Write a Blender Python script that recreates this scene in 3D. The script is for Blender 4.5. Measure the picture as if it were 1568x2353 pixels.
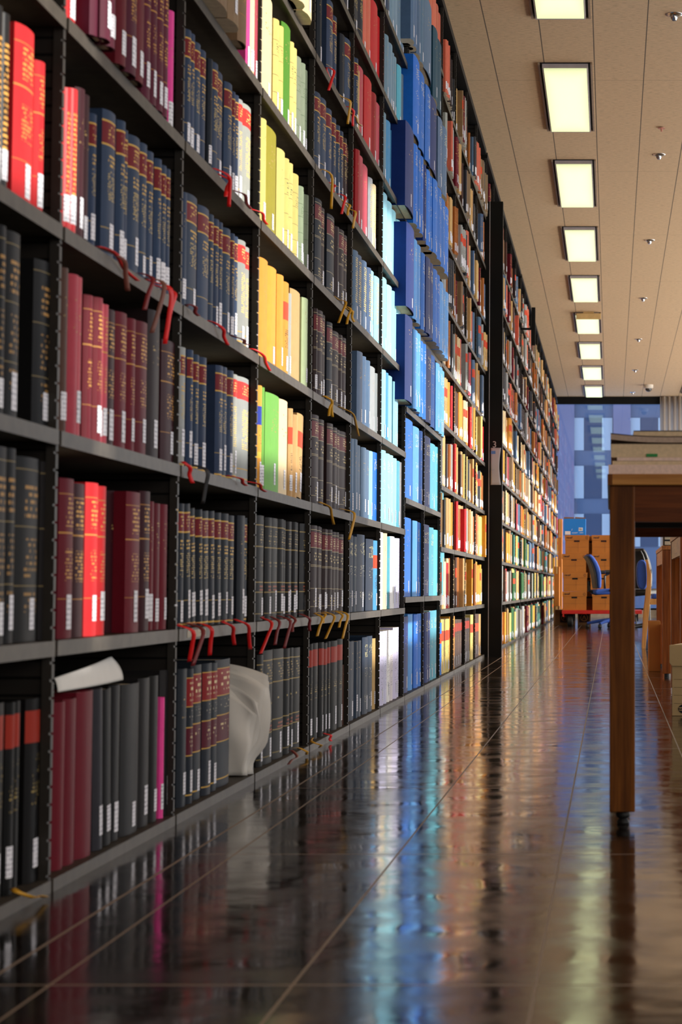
import bpy, bmesh, math, random
from mathutils import Vector, Matrix
for o in list(bpy.data.objects):
    bpy.data.objects.remove(o, do_unlink=True)
SC = bpy.context.scene
COL = SC.collection
R = random.Random(7)
PI = math.pi

# ------------------------------------------------------------------ camera
FPX = 4650.0                       # focal length in pixels of the 1568x2353 frame
PITCH = math.radians(3.8)
EYE = 0.472
PX, PY = 1405.0, 1352 - FPX * math.tan(PITCH)   # principal point (lens shift)
cam = bpy.data.cameras.new('camera')
cam.sensor_fit = 'HORIZONTAL'
cam.sensor_width = 36.0
cam.lens = FPX / 1568 * 36.0
cam.shift_x = -(PX - 784) / 1568
cam.shift_y = -(1176.5 - PY) / 1568
cam.clip_start = 0.05
cam.clip_end = 600
cam.dof.use_dof = True
cam.dof.focus_distance = 9.0
cam.dof.aperture_fstop = 15.0
camo = bpy.data.objects.new('camera', cam)
COL.objects.link(camo)
camo.location = (0, 0, EYE)
camo.rotation_euler = (PI / 2 + PITCH, 0, 0)
SC.camera = camo

# ------------------------------------------------------------------ light
SC.view_settings.view_transform = 'Standard'
SC.view_settings.look = 'None'
SC.view_settings.exposure = 0.0
SC.view_settings.gamma = 1.0
SC.view_settings.use_curve_mapping = False
W = bpy.data.worlds.new('sky')
SC.world = W
W.use_nodes = True
W.node_tree.nodes['Background'].inputs[0].default_value = (0.72, 0.84, 1.0, 1)
W.node_tree.nodes['Background'].inputs[1].default_value = 1.3
SUN_EL = math.radians(12.0)
sl = bpy.data.lights.new('sun', 'SUN')
sl.energy = 5.2
sl.color = (1.0, 0.95, 0.86)
sl.angle = math.radians(0.6)
so = bpy.data.objects.new('sun', sl)
COL.objects.link(so)
so.rotation_euler = (0, PI / 2 - SUN_EL, 0)       # shines towards -x, 12 degrees down
so.location = (20, 15, 8)


def area(name, loc, rot, sx, sy, watts, col):
    l = bpy.data.lights.new(name, 'AREA')
    l.shape = 'RECTANGLE'
    l.size, l.size_y = sx, sy
    l.energy = watts
    l.color = col
    o = bpy.data.objects.new(name, l)
    COL.objects.link(o)
    o.location, o.rotation_euler = loc, rot
    return o


# daylight of the long window wall on the right
area('daylight_right', (5.35, 4.5, 1.75), (0, PI / 2, 0), 2.9, 15.0, 185, (0.88, 0.93, 1.0))
area('daylight_right_far', (5.35, 22.5, 1.75), (0, PI / 2, 0), 2.9, 21.0, 400, (0.90, 0.94, 1.0))
area('fill_rear', (3.5, -3.4, 2.1), Vector((-0.38, 1.0, -0.12)).to_track_quat('-Z', 'Y').to_euler(), 2.6, 2.2, 105, (1.0, 0.93, 0.84))  # unseen fill added behind the camera to brighten the table; no window there
# two unseen upward fills, added to brighten the ceiling
area('fill_ceiling', (5.3, 8.0, 0.5), Vector((-0.42, 0, 0.9)).to_track_quat('-Z', 'Y').to_euler(), 14.0, 0.8, 175, (1.0, 0.89, 0.76))
area('fill_ceiling_far', (5.3, 24.0, 0.5), Vector((-0.42, 0, 0.9)).to_track_quat('-Z', 'Y').to_euler(), 17.5, 0.8, 720, (1.0, 0.89, 0.76))

# ------------------------------------------------------------------ helpers
CP, SP_ = math.cos(PITCH), math.sin(PITCH)


def proj(X, Y, Z):
    z = Z - EYE
    zc = Y * CP + z * SP_
    return PX + FPX * X / zc, PY - FPX * (-Y * SP_ + z * CP) / zc


def ray(x, y):
    a = (x - PX) / FPX
    b = -(y - PY) / FPX
    return a, CP - b * SP_, SP_ + b * CP


def onx(x, y, X):
    d = ray(x, y)
    t = X / d[0]
    return t * d[1], EYE + t * d[2]


def onz(x, y, z):
    d = ray(x, y)
    t = (z - EYE) / d[2]
    return t * d[0], t * d[1]


def ony(x, y, Y):
    d = ray(x, y)
    t = Y / d[1]
    return t * d[0], EYE + t * d[2]


def y_at(xpx, X, Z):
    """depth along the aisle of the point of the vertical plane x=X at height Z seen in column xpx"""
    lo, hi = 0.5, 60.0
    for _ in range(50):
        m = (lo + hi) / 2
        if proj(X, m, Z)[0] < xpx:
            lo = m
        else:
            hi = m
    return lo


def lin(r, g, b):
    def f(c):
        c /= 255.0
        return c / 12.92 if c <= 0.04045 else ((c + 0.055) / 1.055) ** 2.4
    return (f(r), f(g), f(b))


def ln(c):
    return (*lin(*c), 1.0)


class MB:
    """collects shapes; build() links them as one mesh object"""

    def __init__(s):
        s.v, s.f, s.m, s.uv, s.c = [], [], [], [], []
        s.col = (0.5, 0.5, 0.5)

    def face(s, pts, m=0, uv=None, col=None):
        i = len(s.v)
        s.v += [tuple(p) for p in pts]
        s.f.append(tuple(range(i, i + len(pts))))
        s.m.append(m)
        s.uv.append(uv or [(-1, -1)] * len(pts))
        s.c.append(col or s.col)

    def box(s, x0, x1, y0, y1, z0, z1, m=0):
        a = [(x0, y0, z0), (x1, y0, z0), (x1, y1, z0), (x0, y1, z0), (x0, y0, z1), (x1, y0, z1), (x1, y1, z1), (x0, y1, z1)]
        for q in ((3, 2, 1, 0), (4, 5, 6, 7), (0, 1, 5, 4), (1, 2, 6, 5), (2, 3, 7, 6), (3, 0, 4, 7)):
            s.face([a[k] for k in q], m)

    def prism(s, poly, axis, a, b, m=0):
        def P(u, v, w):
            return {'x': (w, u, v), 'y': (u, w, v), 'z': (u, v, w)}[axis]
        n = len(poly)
        s.face([P(*p, a) for p in poly], m)
        s.face([P(*p, b) for p in reversed(poly)], m)
        for i in range(n):
            p, q = poly[i], poly[(i + 1) % n]
            s.face([P(*q, a), P(*p, a), P(*p, b), P(*q, b)], m)

    def tube(s, pts, rad, m=0, seg=10, cap=True):
        pts = [Vector(p) for p in pts]
        n = len(pts)
        rr = rad if isinstance(rad, (list, tuple)) else [rad] * n
        rings = []
        for i, p in enumerate(pts):
            t = (pts[min(i + 1, n - 1)] - pts[max(i - 1, 0)]).normalized()
            a = t.cross(Vector((0, 0, 1)))
            if a.length < 1e-4:
                a = Vector((1, 0, 0))
            a.normalize()
            b = t.cross(a)
            rings.append([p + (a * math.cos(2 * PI * k / seg) + b * math.sin(2 * PI * k / seg)) * rr[i] for k in range(seg)])
        for i in range(n - 1):
            for k in range(seg):
                s.face([rings[i][k], rings[i][(k + 1) % seg], rings[i + 1][(k + 1) % seg], rings[i + 1][k]], m)
        if cap:
            s.face(list(reversed(rings[0])), m)
            s.face(rings[-1], m)

    def lathe(s, prof, c=(0, 0, 0), m=0, seg=20, axis='z'):
        def P(r, h, k):
            a = 2 * PI * k / seg
            u, v = r * math.cos(a), r * math.sin(a)
            return {'z': (c[0] + u, c[1] + v, c[2] + h), 'x': (c[0] + h, c[1] + u, c[2] + v), 'y': (c[0] + u, c[1] + h, c[2] + v)}[axis]
        for i in range(len(prof) - 1):
            for k in range(seg):
                s.face([P(*prof[i], k), P(*prof[i], k + 1), P(*prof[i + 1], k + 1), P(*prof[i + 1], k)], m)

    def strip(s, pts, wdir, w, m=0):
        """a ribbon: points with half-width vector"""
        wv = Vector(wdir) * (w / 2)
        pts = [Vector(p) for p in pts]
        for a, b in zip(pts, pts[1:]):
            s.face([a - wv, a + wv, b + wv, b - wv], m)

    def grid(s, fn, nu, nv, th=0.0, m=0):
        P = [[Vector(fn(i / nu, j / nv)) for j in range(nv + 1)] for i in range(nu + 1)]
        for i in range(nu):
            for j in range(nv):
                s.face([P[i][j], P[i + 1][j], P[i + 1][j + 1], P[i][j + 1]], m)

    def build(s, name, mats, parent=None, loc=None, smooth=None, bevel=None, merge=True):
        me = bpy.data.meshes.new(name)
        me.from_pydata(s.v, [], s.f)
        if not isinstance(mats, (list, tuple)):
            mats = [mats]
        for m in mats:
            me.materials.append(m)
        me.polygons.foreach_set('material_index', s.m)
        uv = me.uv_layers.new(name='UVMap')
        fl = []
        for u in s.uv:
            for a in u:
                fl += [a[0], a[1]]
        uv.data.foreach_set('uv', fl)
        ca = me.color_attributes.new('Col', 'FLOAT_COLOR', 'CORNER')
        fc = []
        for c, f in zip(s.c, s.f):
            fc += [c[0], c[1], c[2], 1.0] * len(f)
        ca.data.foreach_set('color', fc)
        if merge:
            bm = bmesh.new()
            bm.from_mesh(me)
            bmesh.ops.remove_doubles(bm, verts=bm.verts, dist=1e-5)
            bm.to_mesh(me)
            bm.free()
        if smooth:
            me.polygons.foreach_set('use_smooth', [True] * len(me.polygons))
            me.set_sharp_from_angle(angle=math.radians(smooth))
        o = bpy.data.objects.new(name, me)
        COL.objects.link(o)
        if parent:
            o.parent = parent
        if loc:
            o.location = loc
        if bevel:
            b = o.modifiers.new('bevel', 'BEVEL')
            b.width = bevel
            b.segments = 2
            b.limit_method = 'ANGLE'
        return o


def tag(o, label=None, cat=None, group=None, kind=None):
    if label:
        o['label'] = label
    if cat:
        o['category'] = cat
    if group:
        o['group'] = group
    if kind:
        o['kind'] = kind
    return o


def empty(name, loc, rz=0.0):
    o = bpy.data.objects.new(name, None)
    COL.objects.link(o)
    o.location = loc
    o.rotation_euler = (0, 0, rz)
    o.empty_display_size = 0.05
    return o


def dup(o, parent=None):
    c = o.copy()
    COL.objects.link(c)
    c.parent = parent
    for ch in list(o.children):
        dup(ch, c)
    return c


def text_mesh(name, body, size, mat, parent, mw, shear=0.0, bold=0.0, align='LEFT'):
    cu = bpy.data.curves.new(name, 'FONT')
    cu.body = body
    cu.size = size
    cu.shear = shear
    cu.offset = bold
    cu.extrude = 0.0004
    cu.align_x = align
    t = bpy.data.objects.new(name + '_curve', cu)
    COL.objects.link(t)
    bpy.context.view_layer.update()
    me = bpy.data.meshes.new_from_object(t)
    bpy.data.objects.remove(t, do_unlink=True)
    me.name = name
    me.materials.clear()
    me.materials.append(mat)
    o = bpy.data.objects.new(name, me)
    COL.objects.link(o)
    o.parent = parent
    o.matrix_local = mw
    return o


FACE_CAM = Matrix.Rotation(PI / 2, 4, 'X')          # text upright, facing -y

ORD = ['first', 'second', 'third', 'fourth', 'fifth', 'sixth', 'seventh', 'eighth', 'ninth', 'tenth', 'eleventh', 'twelfth', 'thirteenth', 'fourteenth', 'fifteenth', 'sixteenth', 'seventeenth', 'eighteenth', 'nineteenth', 'twentieth', 'twenty-first', 'twenty-second', 'twenty-third', 'twenty-fourth', 'twenty-fifth', 'twenty-sixth']

# ------------------------------------------------------------------ materials


def mat(name, rgb, rough=0.5, metal=0.0, spec=0.5, emit=None, noise=None):
    m = bpy.data.materials.new(name)
    m.use_nodes = True
    nt = m.node_tree
    b = nt.nodes['Principled BSDF']
    b.inputs['Base Color'].default_value = ln(rgb)
    b.inputs['Roughness'].default_value = rough
    b.inputs['Metallic'].default_value = metal
    b.inputs['Specular IOR Level'].default_value = spec
    if emit:
        b.inputs['Emission Color'].default_value = ln(emit[0])
        b.inputs['Emission Strength'].default_value = emit[1]
    tc = nt.nodes.new('ShaderNodeTexCoord')
    sc, amt = noise or (12.0, 0.12)
    n = nt.nodes.new('ShaderNodeTexNoise')
    n.inputs['Scale'].default_value = sc
    n.inputs['Detail'].default_value = 4
    nt.links.new(tc.outputs['Object'], n.inputs['Vector'])
    mr = nt.nodes.new('ShaderNodeMapRange')
    mr.inputs['From Min'].default_value = 0.3
    mr.inputs['From Max'].default_value = 0.7
    mr.inputs['To Min'].default_value = 1 - amt
    mr.inputs['To Max'].default_value = 1 + amt
    nt.links.new(n.outputs['Fac'], mr.inputs['Value'])
    hv = nt.nodes.new('ShaderNodeHueSaturation')
    hv.inputs['Color'].default_value = ln(rgb)
    nt.links.new(mr.outputs[0], hv.inputs['Value'])
    nt.links.new(hv.outputs[0], b.inputs['Base Color'])
    return m


class NT:
    def __init__(s, m):
        s.t = m.node_tree

    def n(s, typ, **kw):
        x = s.t.nodes.new('ShaderNode' + typ)
        for k, v in kw.items():
            setattr(x, k, v)
        return x

    def put(s, sock, v):
        if hasattr(v, 'is_output') or isinstance(v, bpy.types.NodeSocket):
            s.t.links.new(v, sock)
        else:
            sock.default_value = v

    def math(s, op, a, b=0.0, c=None):
        x = s.n('Math', operation=op)
        s.put(x.inputs[0], a)
        s.put(x.inputs[1], b)
        if c is not None:
            s.put(x.inputs[2], c)
        return x.outputs[0]

    def mix(s, fac, a, b):
        x = s.n('Mix', data_type='RGBA')
        s.put(x.inputs['Factor'], fac)
        s.put(x.inputs[6], a)
        s.put(x.inputs[7], b)
        return x.outputs[2]


def wood(name, dark, light, axis='z', scale=1.0, rough=0.35):
    m = bpy.data.materials.new(name)
    m.use_nodes = True
    g = NT(m)
    b = m.node_tree.nodes['Principled BSDF']
    tc = g.n('TexCoord')
    mp = g.n('Mapping')
    st = {'x': (1.2, 22, 22), 'y': (22, 1.2, 22), 'z': (22, 22, 1.2)}[axis]
    mp.inputs['Scale'].default_value = [q * scale for q in st]
    g.put(mp.inputs['Vector'], tc.outputs['Object'])
    n1 = g.n('TexNoise')
    n1.inputs['Scale'].default_value = 1.6
    n1.inputs['Detail'].default_value = 6
    n1.inputs['Distortion'].default_value = 1.4
    g.put(n1.inputs['Vector'], mp.outputs[0])
    n2 = g.n('TexNoise')
    n2.inputs['Scale'].default_value = 9
    n2.inputs['Detail'].default_value = 5
    g.put(n2.inputs['Vector'], mp.outputs[0])
    f = g.math('ADD', g.math('MULTIPLY', n1.outputs['Fac'], 0.7), g.math('MULTIPLY', n2.outputs['Fac'], 0.3))
    cr = g.n('ValToRGB')
    cr.color_ramp.elements[0].position = 0.36
    cr.color_ramp.elements[0].color = ln(dark)
    cr.color_ramp.elements[1].position = 0.62
    cr.color_ramp.elements[1].color = ln(light)
    g.put(cr.inputs[0], f)
    g.put(b.inputs['Base Color'], cr.outputs[0])
    b.inputs['Roughness'].default_value = rough
    b.inputs['Specular IOR Level'].default_value = 0.2
    return m


GOLD = (205, 165, 80)
BOOKM = []        # list of materials, index used by meshes
BIDX = {}


def book_style(name, bands=(), texts=(), rough=0.55, wear=0.14):
    """cover cloth; bands = (v0, v1, rgb); texts = (v0, v1, rgb, rows per height, density)"""
    m = bpy.data.materials.new('book_cover_' + name)
    m.use_nodes = True
    g = NT(m)
    b = m.node_tree.nodes['Principled BSDF']
    at = g.n('Attribute', attribute_name='Col')
    uv = g.n('UVMap', uv_map='UVMap')
    sx = g.n('SeparateXYZ')
    g.put(sx.inputs[0], uv.outputs[0])
    u, v = sx.outputs[0], sx.outputs[1]
    tc = g.n('TexCoord')
    nz = g.n('TexNoise')
    nz.inputs['Scale'].default_value = 38
    nz.inputs['Detail'].default_value = 5
    g.put(nz.inputs['Vector'], tc.outputs['Object'])
    hv = g.n('HueSaturation')
    g.put(hv.inputs['Color'], at.outputs['Color'])
    val = g.math('ADD', g.math('MULTIPLY', nz.outputs['Fac'], 2 * wear), 1 - wear)
    g.put(hv.inputs['Value'], val)
    col = hv.outputs[0]
    onsp = g.math('GREATER_THAN', u, -0.01)
    for (v0, v1, rgb) in bands:
        k = g.math('MULTIPLY', g.math('GREATER_THAN', v, v0), g.math('LESS_THAN', v, v1))
        col = g.mix(g.math('MULTIPLY', k, onsp), col, ln(rgb))
    rnd = g.n('ObjectInfo')
    for (v0, v1, rgb, rows, den) in texts:
        k = g.math('MULTIPLY', g.math('GREATER_THAN', v, v0), g.math('LESS_THAN', v, v1))
        vr = g.math('MULTIPLY', v, rows)
        gate = g.math('GREATER_THAN', g.math('FRACT', vr), 0.5)
        cx = g.n('CombineXYZ')
        g.put(cx.inputs[0], g.math('MULTIPLY', u, 6.0))
        g.put(cx.inputs[1], g.math('FLOOR', vr))
        g.put(cx.inputs[2], g.math('MULTIPLY', at.outputs['Fac'], 97.0))
        wn = g.n('TexNoise')
        wn.inputs['Scale'].default_value = 1.7
        wn.inputs['Detail'].default_value = 1
        g.put(wn.inputs['Vector'], cx.outputs[0])
        nn = g.math('GREATER_THAN', wn.outputs['Fac'], 1 - den)
        uu = g.math('MULTIPLY', g.math('GREATER_THAN', u, 0.22), g.math('LESS_THAN', u, 0.8))
        k = g.math('MULTIPLY', g.math('MULTIPLY', k, gate), g.math('MULTIPLY', nn, uu))
        col = g.mix(k, col, ln(rgb))
    g.put(b.inputs['Base Color'], col)
    b.inputs['Roughness'].default_value = rough
    b.inputs['Specular IOR Level'].default_value = 0.10
    bp = g.n('Bump')
    bp.inputs['Strength'].default_value = 0.08
    bp.inputs['Distance'].default_value = 0.002
    g.put(bp.inputs['Height'], nz.outputs['Fac'])
    g.put(b.inputs['Normal'], bp.outputs[0])
    BIDX[name] = len(BOOKM)
    BOOKM.append(m)


MAR = (112, 30, 38)
book_style('plain', [], [(0.62, 0.86, (170, 142, 85), 46, 0.36)])
book_style('bare')
book_style('law', [(0.775, 0.925, MAR), (0.765, 0.777, GOLD), (0.922, 0.934, GOLD), (0.215, 0.221, (170, 145, 85)), (0.02, 0.035, GOLD)],
           [(0.80, 0.9, GOLD, 40, 0.48), (0.62, 0.72, GOLD, 34, 0.55), (0.40, 0.60, (185, 160, 95), 60, 0.52)])
book_style('grayred', [(0.79, 0.955, (196, 50, 45)), (0.05, 0.062, GOLD), (0.14, 0.15, GOLD)],
           [(0.83, 0.93, (225, 190, 110), 40, 0.5), (0.32, 0.70, (235, 205, 110), 50, 0.55)])
book_style('lines', [(0.655, 0.664, (190, 140, 70)), (0.90, 0.906, (170, 120, 60)), (0.245, 0.25, (170, 120, 60))],
           [(0.70, 0.88, (200, 150, 75), 34, 0.52), (0.36, 0.56, (190, 140, 70), 44, 0.5)])
book_style('blackgold', [(0.93, 0.936, (120, 105, 70)), (0.62, 0.626, (120, 105, 70)), (0.30, 0.306, (120, 105, 70))],
           [(0.66, 0.86, (165, 125, 70), 26, 0.52), (0.34, 0.56, (150, 115, 65), 30, 0.48), (0.16, 0.28, (150, 115, 65), 30, 0.5)])
book_style('blackred', [(0.76, 0.935, (150, 45, 32))], [(0.42, 0.7, (150, 130, 75), 46, 0.4)])
book_style('bands', [(0.905, 0.915, (150, 130, 80)), (0.70, 0.71, (150, 130, 80)), (0.36, 0.37, (150, 130, 80)), (0.265, 0.275, (150, 130, 80)), (0.06, 0.07, (120, 105, 65))],
           [(0.73, 0.88, (150, 130, 80), 40, 0.5), (0.28, 0.35, (140, 75, 55), 30, 0.55), (0.50, 0.58, (160, 140, 90), 30, 0.45)])
book_style('frame', [(0.95, 0.955, (180, 165, 130)), (0.76, 0.93, (105, 42, 48)), (0.752, 0.758, (180, 165, 130)), (0.56, 0.565, (170, 155, 120)), (0.545, 0.55, (170, 155, 120)), (0.30, 0.305, (170, 155, 120)), (0.10, 0.105, (170, 155, 120))],
           [(0.78, 0.91, (200, 180, 130), 36, 0.5), (0.60, 0.70, (190, 170, 120), 30, 0.5), (0.12, 0.2, (190, 170, 120), 30, 0.5)])
book_style('goldheavy', [], [(0.24, 0.84, (225, 165, 80), 30, 0.56)], rough=0.35)
book_style('dots', [], [(0.74, 0.90, (215, 205, 150), 60, 0.46), (0.46, 0.6, (205, 200, 170), 60, 0.38), (0.16, 0.26, (205, 200, 170), 60, 0.42)])
book_style('tanred', [(0.60, 0.79, (205, 70, 40))], [(0.3, 0.5, (60, 45, 35), 50, 0.5)], wear=0.2)
book_style('gridline', [(0.62, 0.625, (70, 90, 60)), (0.78, 0.785, (70, 90, 60)), (0.42, 0.425, (70, 90, 60)), (0.24, 0.245, (70, 90, 60)), (0.08, 0.085, (70, 90, 60))], [(0.64, 0.76, (80, 100, 70), 40, 0.5)], wear=0.2)
book_style('clothblue', [], [(0.3, 0.92, (215, 190, 110), 34, 0.56)], wear=0.2)
book_style('twored', [(0.72, 0.93, (140, 30, 34)), (0.715, 0.722, GOLD), (0.928, 0.935, GOLD), (0.36, 0.56, (88, 22, 40)), (0.352, 0.36, GOLD), (0.56, 0.568, GOLD), (0.06, 0.07, GOLD)],
           [(0.76, 0.9, (225, 205, 160), 22, 0.5), (0.62, 0.69, (190, 180, 160), 40, 0.45), (0.42, 0.52, (215, 195, 150), 30, 0.4)])
book_style('whiteprint', [], [(0.2, 0.95, (120, 120, 150), 70, 0.42)], wear=0.06)
book_style('blueflag', [(0.62, 0.8, (40, 60, 160)), (0.3, 0.36, (225, 190, 70))], [(0.4, 0.6, (90, 80, 40), 40, 0.4)])

m_pages = mat('page_edges', (205, 192, 165), 0.8, noise=(60, 0.12))
BIDX['pages'] = len(BOOKM)
BOOKM.append(m_pages)


def paper_label():
    m = bpy.data.materials.new('call_number_paper')
    m.use_nodes = True
    g = NT(m)
    b = m.node_tree.nodes['Principled BSDF']
    uv = g.n('UVMap', uv_map='UVMap')
    sx = g.n('SeparateXYZ')
    g.put(sx.inputs[0], uv.outputs[0])
    vr = g.math('MULTIPLY', sx.outputs[1], 6.5)
    gate = g.math('GREATER_THAN', g.math('FRACT', vr), 0.62)
    cx = g.n('CombineXYZ')
    g.put(cx.inputs[0], g.math('MULTIPLY', sx.outputs[0], 7))
    g.put(cx.inputs[1], g.math('FLOOR', vr))
    tc = g.n('ObjectInfo')
    g.put(cx.inputs[2], g.math('MULTIPLY', tc.outputs['Random'], 50))
    nz = g.n('TexNoise')
    nz.inputs['Scale'].default_value = 1.5
    g.put(nz.inputs['Vector'], cx.outputs[0])
    k = g.math('MULTIPLY', gate, g.math('GREATER_THAN', nz.outputs['Fac'], 0.5))
    g.put(b.inputs['Base Color'], g.mix(k, ln((226, 226, 234)), ln((150, 150, 165))))
    b.inputs['Roughness'].default_value = 0.7
    return m


m_label = paper_label()
BIDX['label'] = len(BOOKM)
BOOKM.append(m_label)

m_steel = mat('shelf_steel', (66, 60, 53), 0.5, 0.0, 0.18, noise=(30, 0.25))
m_post = mat('post_steel', (46, 43, 40), 0.5, 0.0, 0.2, noise=(20, 0.15))
m_black = mat('black_steel', (12, 12, 12), 0.5, 0.0, 0.15, noise=(10, 0.1))
m_dark = mat('dark_back', (14, 13, 13), 0.7)


def slot_panel():
    m = bpy.data.materials.new('slotted_side_panel')
    m.use_nodes = True
    g = NT(m)
    b = m.node_tree.nodes['Principled BSDF']
    tc = g.n('TexCoord')
    sx = g.n('SeparateXYZ')
    g.put(sx.inputs[0], tc.outputs['Object'])
    fr = g.math('FRACT', g.math('DIVIDE', sx.outputs[2], 0.0275))
    k = g.math('LESS_THAN', fr, 0.16)
    # small round punch in the middle of every second field
    g.put(b.inputs['Base Color'], g.mix(k, ln((36, 33, 31)), ln((4, 4, 4))))
    b.inputs['Roughness'].default_value = 0.6
    b.inputs['Specular IOR Level'].default_value = 0.1
    return m


m_slot = slot_panel()
m_wood = wood('oak_table', (74, 39, 12), (118, 70, 25), 'z')
m_woodx = wood('oak_table_cross', (72, 33, 11), (112, 58, 21), 'x')
m_woodtop = wood('oak_table_top', (150, 100, 50), (186, 134, 74), 'x')
m_wood2 = wood('desk_wood', (110, 50, 14), (162, 84, 30), 'z')
m_wood2y = wood('desk_wood_side', (140, 78, 36), (186, 112, 56), 'y')
m_chairwood = wood('beech_chair', (186, 130, 70), (214, 160, 96), 'z')
m_card = mat('brown_cardboard', (182, 112, 40), 0.8, noise=(9, 0.08))
m_card2 = mat('brown_cardboard_dark', (128, 88, 50), 0.8, noise=(9, 0.08))
m_boxwhite = mat('cream_box_board', (206, 178, 130), 0.75, noise=(9, 0.06))
m_print = mat('box_print', (70, 46, 34), 0.8)
m_printblk = mat('box_print_black', (40, 40, 48), 0.8)
m_hole = mat('hand_hole_dark', (40, 12, 14), 0.9)
m_holeblk = mat('hand_hole_black', (8, 7, 6), 0.9)
m_bluebox = mat('blue_carton', (10, 128, 220), 0.5, noise=(8, 0.05))
m_whitepaper = mat('white_paper', (228, 226, 222), 0.8, noise=(20, 0.03))
m_cream = mat('cream_paper', (212, 190, 156), 0.85, noise=(120, 0.10))
m_pinkpaper = mat('pinkish_paper_edges', (226, 200, 186), 0.85, noise=(150, 0.10))
m_greypaper = mat('greyish_paper_edges', (176, 156, 140), 0.85, noise=(150, 0.10))
m_red = mat('red_cart_paint', (190, 24, 12), 0.4)
m_rubber = mat('black_rubber', (14, 14, 15), 0.6)
m_bluefab = mat('blue_upholstery', (38, 78, 165), 0.75, noise=(200, 0.2))
m_blackplastic = mat('black_plastic', (20, 20, 22), 0.45)
m_chrome = mat('polished_metal', (190, 190, 190), 0.2, 1.0)
m_ribred = mat('red_ribbon', (225, 22, 24), 0.4)
m_ribyel = mat('yellow_ribbon', (205, 150, 25), 0.4)
m_ribmar = mat('maroon_ribbon', (120, 24, 30), 0.4)
m_ribbrn = mat('brown_ribbon', (120, 70, 58), 0.5)
m_ribblk = mat('black_ribbon', (26, 24, 26), 0.5)
m_green = mat('green_sticker', (20, 130, 60), 0.6)
m_curtain = mat('curtain_cloth', (225, 216, 204), 0.85, noise=(40, 0.05))
_g = NT(m_curtain)
_tl = _g.n('BsdfTranslucent'); _tl.inputs[0].default_value = ln((235, 226, 214))
_mx = _g.n('MixShader'); _mx.inputs[0].default_value = 0.7
m_curtain.node_tree.links.new(m_curtain.node_tree.nodes['Principled BSDF'].outputs[0], _mx.inputs[1])
m_curtain.node_tree.links.new(_tl.outputs[0], _mx.inputs[2])
m_curtain.node_tree.links.new(_mx.outputs[0], m_curtain.node_tree.nodes['Material Output'].inputs[0])
m_beige = mat('beige_casing', (205, 172, 112), 0.6)
m_lightframe = mat('light_frame_paint', (150, 128, 104), 0.5)
m_grayrim = mat('lens_rim', (185, 176, 176), 0.5)

# ------------------------------------------------------------------ structure
CEIL = 3.6
FARY = 33.0
RX = 5.5


def struct(name, mb, mats, **k):
    o = mb.build(name, mats, **k)
    o['kind'] = 'structure'
    return o


def floor_mat():
    m = bpy.data.materials.new('polished_floor')
    m.use_nodes = True
    g = NT(m)
    b = m.node_tree.nodes['Principled BSDF']
    tc = g.n('TexCoord')
    sx = g.n('SeparateXYZ')
    g.put(sx.inputs[0], tc.outputs['Object'])
    X, Y = sx.outputs[0], sx.outputs[1]
    # seams every 0.29 m across, 1.2 m along; a border strip next to the shelving
    fx = g.math('FRACT', g.math('DIVIDE', g.math('ADD', X, 0.67 + 2.9 + 0.145), 0.29))
    kx = g.math('LESS_THAN', g.math('ABSOLUTE', g.math('SUBTRACT', fx, 0.5)), 0.0065)
    fx2 = g.math('LESS_THAN', g.math('ABSOLUTE', g.math('ADD', X, 0.752)), 0.0025)
    inner = g.math('GREATER_THAN', X, -0.75)
    kx = g.math('MAXIMUM', g.math('MULTIPLY', kx, inner), fx2)
    fy = g.math('FRACT', g.math('DIVIDE', g.math('ADD', Y, 0.525), 1.19))
    ky = g.math('LESS_THAN', g.math('ABSOLUTE', g.math('SUBTRACT', fy, 0.5)), 0.0022)
    seam = g.math('MAXIMUM', kx, g.math('MULTIPLY', ky, inner))
    n1 = g.n('TexNoise')
    n1.inputs['Scale'].default_value = 2.2
    n1.inputs['Detail'].default_value = 6
    g.put(n1.inputs['Vector'], tc.outputs['Object'])
    cr = g.n('ValToRGB')
    cr.color_ramp.elements[0].position = 0.3
    cr.color_ramp.elements[0].color = ln((22, 17, 15))
    cr.color_ramp.elements[1].position = 0.7
    cr.color_ramp.elements[1].color = ln((40, 31, 27))
    g.put(cr.inputs[0], n1.outputs['Fac'])
    col = g.mix(g.math('MULTIPLY', seam, 0.9), cr.outputs[0], ln((160, 142, 126)))
    g.put(b.inputs['Base Color'], col)
    n2 = g.n('TexNoise')
    n2.inputs['Scale'].default_value = 9
    n2.inputs['Detail'].default_value = 5
    g.put(n2.inputs['Vector'], tc.outputs['Object'])
    ro = g.n('MapRange')
    ro.inputs['From Min'].default_value = 0.35
    ro.inputs['From Max'].default_value = 0.7
    ro.inputs['To Min'].default_value = 0.07
    ro.inputs['To Max'].default_value = 0.18
    g.put(ro.inputs['Value'], n2.outputs['Fac'])
    g.put(b.inputs['Roughness'], g.math('MAXIMUM', ro.outputs[0], g.math('MULTIPLY', seam, 0.55)))
    g.put(b.inputs['Specular IOR Level'], g.math('SUBTRACT', 0.5, g.math('MULTIPLY', seam, 0.3)))
    b.inputs['IOR'].default_value = 2.15
    n3 = g.n('TexNoise')
    n3.inputs['Scale'].default_value = 5.0
    n3.inputs['Detail'].default_value = 3
    g.put(n3.inputs['Vector'], tc.outputs['Object'])
    bp = g.n('Bump')
    bp.inputs['Strength'].default_value = 0.14
    bp.inputs['Distance'].default_value = 0.012
    g.put(bp.inputs['Height'], n3.outputs['Fac'])
    bp2 = g.n('Bump')
    bp2.inputs['Strength'].default_value = 0.25
    bp2.inputs['Distance'].default_value = 0.001
    bp2.invert = True
    g.put(bp2.inputs['Height'], seam)
    g.put(bp2.inputs['Normal'], bp.outputs[0])
    g.put(b.inputs['Normal'], bp2.outputs[0])
    return m


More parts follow.
